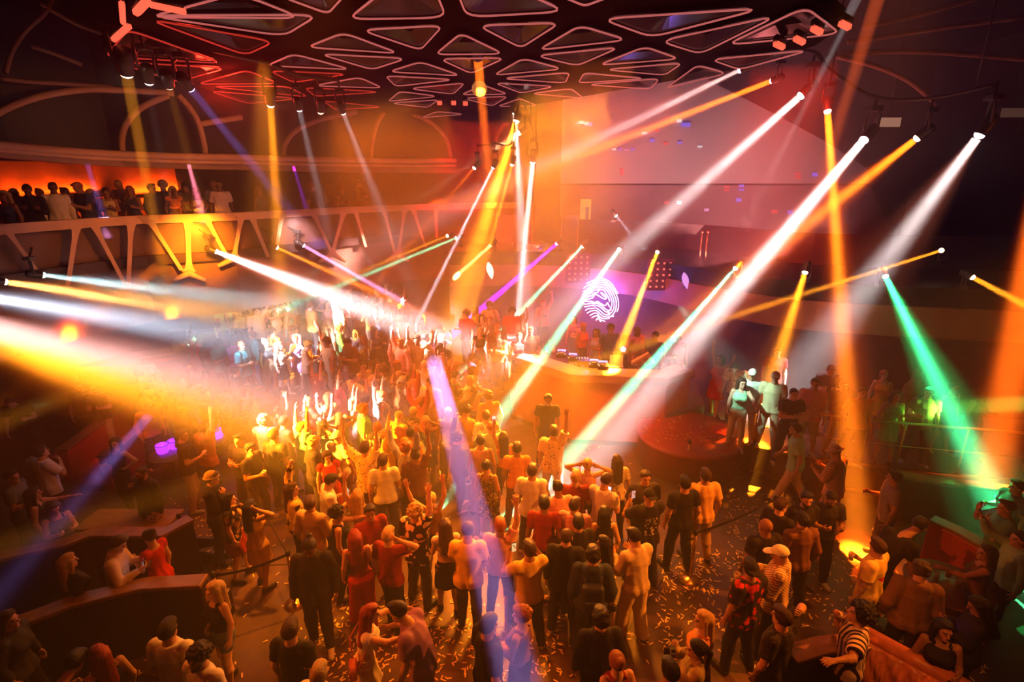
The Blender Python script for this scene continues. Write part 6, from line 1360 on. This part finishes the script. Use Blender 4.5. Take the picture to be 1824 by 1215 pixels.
# ---------------------------------------------------------------- rope stands and belts
def stand(px, py, label, h=1.0):
    p = G(px, py, 0); o = empty('rope_stand', p)
    MB().lathe([(.17, 0), (.17, .012), (.10, .045), (.035, .08), (.0, .08)], 28).build('base', M_BRASS, o); MB().lathe([(.026, .05), (.026, h - .06), (.0, h - .06)], 14).build('post', M_BRASS, o)
    MB().lathe([(.03, h - .08), (.036, h - .07), (.036, h - .0), (.02, h + .02), (0, h + .02)], 14).build('belt_head', M_BLACK, o); tag(o, label, 'rope stand', 'brass rope stands'); return o
def belt(a, b, label, za=.95, zb=.95):
    A_, B_ = Vector((a[0], a[1], za)), Vector((b[0], b[1], zb)); o = empty('barrier_belt', A_); n = 8; V = []
    for i in range(n + 1):
        p = A_.lerp(B_, i / n) - A_; s = .06 * math.sin(math.pi * i / n)
        for dz in (-.025, .025):
            for t in (-.002, .002): V.append(p + Vector((t, t, dz - s)))
    F = []
    for i in range(n):
        k = 4 * i; F += [(k, k + 4, k + 6, k + 2), (k + 1, k + 3, k + 7, k + 5), (k, k + 1, k + 5, k + 4), (k + 2, k + 6, k + 7, k + 3)]
    MB().add(V, F).build('webbing', M_BLACK, o); tag(o, label, 'belt', 'belts between rope stands')
s1 = stand(336, 1003, 'brass rope stand in the aisle beside the dark booth end')
s2 = stand(526, 1076, 'brass rope stand behind the large man in long black jacket')
s3 = stand(1229, 1035, 'brass rope stand in the bright pool of light')
s4 = stand(1221, 856, 'brass rope stand before the round end of the stage')
s5 = stand(1086, 1182, 'brass rope stand beside the dark sweatshirt at the lower seam')
s6 = stand(456, 932, 'brass rope stand among the men in black t-shirts')
s8 = stand(398, 1118, 'brass rope stand hidden behind the blonde woman in shorts')
s9 = stand(1368, 968, 'brass rope stand beside the bald man')
belt(s8.location, s2.location, 'dark barrier belt across the amber lit aisle'); belt(s3.location, s9.location, 'dark barrier belt from the light pool to the bald man'); belt(s6.location, s2.location, 'dark barrier belt behind the man in tan sleeves'); belt(s5.location, G(905, 1150, 0), 'dark barrier belt across the lower floor seam')
s10 = stand(902, 1152, 'brass rope stand next to the man in the violet shaft')

# the rail of the guest deck
rl = empty('deck_railing', (8, 10, .7)); rpts = [Vector(p) for p in deckp]; rpts = off(rpts, .12); top = [(p.x, p.y, 1.72) for p in rpts]
put(MB().tube(top, .03), rl, 'top_rail', M_BRASS); put(MB().tube([(x, y, 1.2) for x, y, z in top], .012), rl, 'mid_rail', M_BRASS)
for i in range(len(rpts) - 1):
    for t in ((0, .5) if i < 4 else (0, .33, .66)): p = rpts[i].lerp(rpts[i + 1], t); put(MB().tube([(p.x, p.y, .7), (p.x, p.y, 1.72)], .022), rl, 'post', M_BRASS)
tag(rl, 'thin brass railing along the front of the raised guest deck', 'railing')

# ---------------------------------------------------------------- booths, couches, tables
def banquette(path, h, label, m, seat=True, t=.2, z=0, name='banquette', grp='banquettes round the floor'):
    P = [Vector(p) for p in path]; c = P[len(P) // 2]; o = empty(name, (c.x, c.y, z))
    put(MB().wall(P, z, z + h - .06, t), o, 'backrest', m, bevel=.03); put(MB().wall(off(P, -.02), z + h - .06, z + h, t + .05), o, 'top_rail', M_TOP if m is not M_RUST else m, bevel=.015)
    if seat: put(MB().wall(off(P, t + .02), z + .12, z + .45, .55), o, 'seat', m, bevel=.05); put(MB().wall(off(P, t + .05), z, z + .12, .48), o, 'plinth', M_BLACK)
    tag(o, label, 'banquette', grp); return o
banquette([(-9.2, 3.2), (-7.5, 4.4), (-6.32, 5.19), (-5.79, 5.62), (-5.1, 5.92), (-4.3, 5.98)], 1.15, 'dark curved banquette back along the aisle in front of the cream-shirted man', M_LEATHER)
banquette([(-8.6, 6.2), (-7.0, 6.95), (-6.78, 7.18), (-5.62, 7.18), (-5.35, 7.6)], 1.05, 'dark banquette with wood edge behind the woman in red', M_LEATHER, True)
p = G(222, 934, .78); o = empty('counter_table', (p.x, 8.0, 0)); MB().box((-.8, -.3, .72), (.75, .3, .77)).build('top', M_TOP, o, bevel=.01); MB().box((-.7, -.2, 0), (.6, .2, .72)).build('pedestal', M_LEATHER, o); tag(o, 'long wooden counter table with the number card before the bearded man', 'table')
cd = empty('table_card', Vector((-6.3, 7.9, .77)), -.15); Rc = Matrix.Rotation(-.5, 4, 'X'); MB().box((-.11, 0, 0), (.11, .006, .17), Rc).build('panel', mat('card_paper', (.75, .5, .35), .6), cd); MB().box((-.08, .0, 0), (.08, .16, .006)).build('foot', M_BLACK, cd)
fc = bpy.data.curves.new('numerals', 'FONT'); fc.body = '23'; fc.size = .12; fc.align_x = 'CENTER'; fc.extrude = .001; fc.materials.append(M_BLACK); tmp = bpy.data.objects.new('tmp', fc); fm_ = bpy.data.meshes.new_from_object(tmp); bpy.data.objects.remove(tmp); fo = bpy.data.objects.new('numerals', fm_); COL.objects.link(fo); fo.parent = cd; fo.matrix_local = Rc @ Matrix.Translation((0, -.003, .045)) @ Matrix.Rotation(1.5708, 4, 'X'); tag(cd, 'pale card with number 23 on the counter before the bearded man', 'card')
M_VIO = mat('violet_ice_light', (.2, .05, .5), .3, emit=(.28, .02, 1), power=3.0)
def bucket(px, py, z, label):
    o = empty('ice_bucket', G(px, py, z)); MB().lathe([(.1, 0), (.13, .2), (.14, .2), (.12, .02), (0, .02)], 18).build('bowl', M_VIO, o); MB().tube([(.14 * math.cos(a * .39), .14 * math.sin(a * .39), .2) for a in range(16)], .008, 5, True).build('rim', M_STEEL, o); tag(o, label, 'ice bucket', 'violet lit ice buckets')
def low_table(px, py, label, z=.55, r=.4, base=0):
    p = G(px, py, base + z); o = empty('low_table', (p.x, p.y, base)); MB().lathe([(0, z - .04), (r, z - .04), (r + .01, z - .02), (r, z), (0, z)], 28).build('top', M_TOP, o); MB().tube([(0, 0, .02), (0, 0, z - .04)], .05).build('stem', M_BLACK, o); MB().lathe([(r * .6, 0), (r * .58, .03), (0, .04)], 24).build('base', M_BLACK, o); tag(o, label, 'table', 'low tables of the booths'); return o
low_table(301, 808, 'low round table with two violet buckets beside the man in tan trousers'); bucket(291, 806, .55, 'violet ice bucket nearest the red sofa'); bucket(312, 798, .55, 'violet ice bucket behind the man in tan trousers')
low_table(378, 782, 'low round table carrying two violet buckets farther from the red sofa'); bucket(369, 779, .55, 'violet ice bucket beside the crossed-arms man, sofa side'); bucket(388, 779, .55, 'violet ice bucket nearest the man with crossed arms')
banquette([G(190, 812, .85).xy, G(235, 778, .85).xy, G(300, 730, .85).xy], .85, 'red leather banquette lit from above beside the violet buckets', M_REDSEAT)
banquette([G(118, 800, .85).xy, G(170, 760, .85).xy, G(236, 716, .85).xy], .85, 'dim red banquette behind the lit red one', M_REDSEAT)
o = empty('ottoman', G(262, 775, .42)); o.location.z = 0; MB().box((-.42, -.3, .1), (.42, .3, .45), Matrix.Rotation(.75, 4, 'Z')).build('cushion', M_RUST, o, bevel=.05); MB().box((-.38, -.26, 0), (.38, .26, .1), Matrix.Rotation(.75, 4, 'Z')).build('plinth', M_BLACK, o); tag(o, 'glossy orange ottoman in front of the lit red banquette', 'ottoman')
spot('sofa_spot', (-8.2, 10.0, 5.0), G(258, 778, .5), 34, 900, (1, .12, .02), .08, .7)
banquette([G(250, 640, 1.3).xy, G(330, 628, 1.3).xy, G(420, 606, 1.3).xy], .8, 'low banquette on the lower terrace edge under the cool grey shaft', M_REDSEAT, z=.5)
banquette([G(300, 590, 1.9).xy, G(420, 582, 1.9).xy, G(540, 562, 1.9).xy], .8, 'long banquette between the two terraces', M_LEATHER, z=1.1)
banquette([G(330, 700, .8).xy, G(420, 668, .8).xy, G(500, 640, .8).xy], .8, 'banquette on the floor below the terraces', M_REDSEAT)
for x, y, z, l in ((452, 585, 1.1, 'violet bucket on the terrace, first of the row'), (463, 583, 1.1, 'violet bucket on the terrace, second of the row'), (482, 580, 1.1, 'violet bucket at the end of the terrace row'), (475, 538, 1.7, 'violet bucket on the upper terrace')): bucket(x, y, z + .55, l)
low_table(466, 590, 'low table on the upper terrace with three violet buckets', base=1.1, r=.55); low_table(475, 545, 'small low table at the back of the upper terrace', base=1.7 - .55 + .0, r=.3)
banquette([G(1420, 1178, 1.1).xy, G(1478, 1160, 1.1).xy, G(1552, 1152, 1.1).xy], 1.1, 'dark banquette back under the arm of the striped shirt', M_LEATHER, seat=False)
banquette([G(1655, 925, 1.0).xy, G(1700, 945, 1.0).xy, G(1770, 985, 1.0).xy], 1.0, 'dull red banquette beside the bending man in black', M_REDSEAT)
banquette([G(1590, 845, 1.0).xy, G(1700, 862, 1.0).xy, G(1850, 880, 1.0).xy], 1.0, 'dark banquette along the guest deck behind the grey polo shirt', M_LEATHER)
o = low_table(1690, 1040, 'round glass table before the large person in dark brown', .75, .55)
for x, y, l in ((1668, 1028, 'tumbler nearest the large dark person'), (1690, 1022, 'tumbler at the back of the round glass table'), (1706, 1040, 'tumbler on the round table nearest the violet phone')): cup(G(x, y, .83), l)
# the tufted couch, caught by a warm lamp
tc = empty('tufted_couch', G(1625, 1185, .6)); tc.location.z = 0; a, b = G(1535, 1140, 1.0), G(1725, 1245, 1.0); n, mrow = 80, 26; V, F = [], []
dv = (b - a); dn = Vector((dv.y, -dv.x, 0)).normalized()
for j in range(mrow + 1):
    for i in range(n + 1):
        u, v = i / n, j / mrow; fold = .045 * abs(math.sin(u * 46 + 1.1 * math.sin(v * 7 + u * 9))) * math.sin(math.pi * min(1, v * 1.05)) ** .4 + .02 * math.sin(v * 18 + u * 30)
        p = a + dv * u + dn * (fold + .10 * math.sin(v * 3.14)); V.append((p.x, p.y, .12 + v * .88))
k = len(V); V += [(x - dn.x * .28, y - dn.y * .28, z) for x, y, z in V]
for j in range(mrow):
    for i in range(n): q = j * (n + 1) + i; F.append((q, q + 1, q + n + 2, q + n + 1))
ring = [i for i in range(n + 1)] + [j * (n + 1) + n for j in range(1, mrow + 1)] + [mrow * (n + 1) + i for i in range(n - 1, -1, -1)] + [j * (n + 1) for j in range(mrow - 1, 0, -1)]
F += [(ring[i - 1], k + ring[i - 1], k + ring[i], ring[i]) for i in range(len(ring))]
mb = MB(); mb.add(V, F, True); put(mb, tc, 'pleated_back', M_RUST)
put(MB().tube([a + Vector((0, 0, .02)) - dn * .12, b + Vector((0, 0, .02)) - dn * .12], .1, 10), tc, 'top_roll', M_RUST); put(MB().box((0, 0, 0), (1, 1, 1), Matrix.Translation(a - dn * .3 + Vector((0, 0, -.9))) @ Matrix(((dv.x, -dn.x * .6, 0, 0), (dv.y, -dn.y * .6, 0, 0), (0, 0, .4, 0), (0, 0, 0, 1)))), tc, 'seat', M_LEATHER)
tag(tc, 'pleated orange leather couch back beside the striped shirt', 'couch')
spot('couch_spot', (3.4, 2.6, 5.2), G(1620, 1180, .8), 26, 420, (1, .24, .03), .05, .7)

# ---------------------------------------------------------------- confetti: uncountable paper strips on the floor
mb = MB()
def strew(n, x0, x1, y0, y1, z=0., keep=None):
    for _ in range(int(n * .68)):
        p = G(rnd.uniform(x0, x1), rnd.uniform(y0, y1), z)
        if keep and not keep(p): continue
        a = rnd.uniform(0, 3.14); u, v = Vector((math.cos(a), math.sin(a), rnd.uniform(-.2, .3))) * .032, Vector((-math.sin(a), math.cos(a), rnd.uniform(-.1, .1))) * .0095; p.z += .012
        mb.add([p - u - v, p + u - v, p + u + v, p - u + v], [(0, 1, 2, 3)])
strew(420, 560, 760, 1050, 1215); strew(420, 740, 1000, 1060, 1215); strew(330, 1080, 1330, 980, 1150); strew(140, 1180, 1280, 985, 1060); strew(260, 1380, 1640, 960, 1120); strew(200, 300, 420, 880, 1020); strew(240, 1290, 1430, 880, 1010); strew(120, 60, 330, 1080, 1215); strew(500, 330, 1500, 780, 1215); strew(120, 1560, 1760, 1080, 1215)
strew(150, 1140, 1290, 715, 790, .78, lambda p: (p.x - 4.2) ** 2 + (p.y - 11.35) ** 2 < 1.1); strew(120, 480, 600, 600, 640, .5)
cf = mb.build('confetti', mat('gold_paper', (.85, .62, .22), .45)); cf['kind'] = 'stuff'
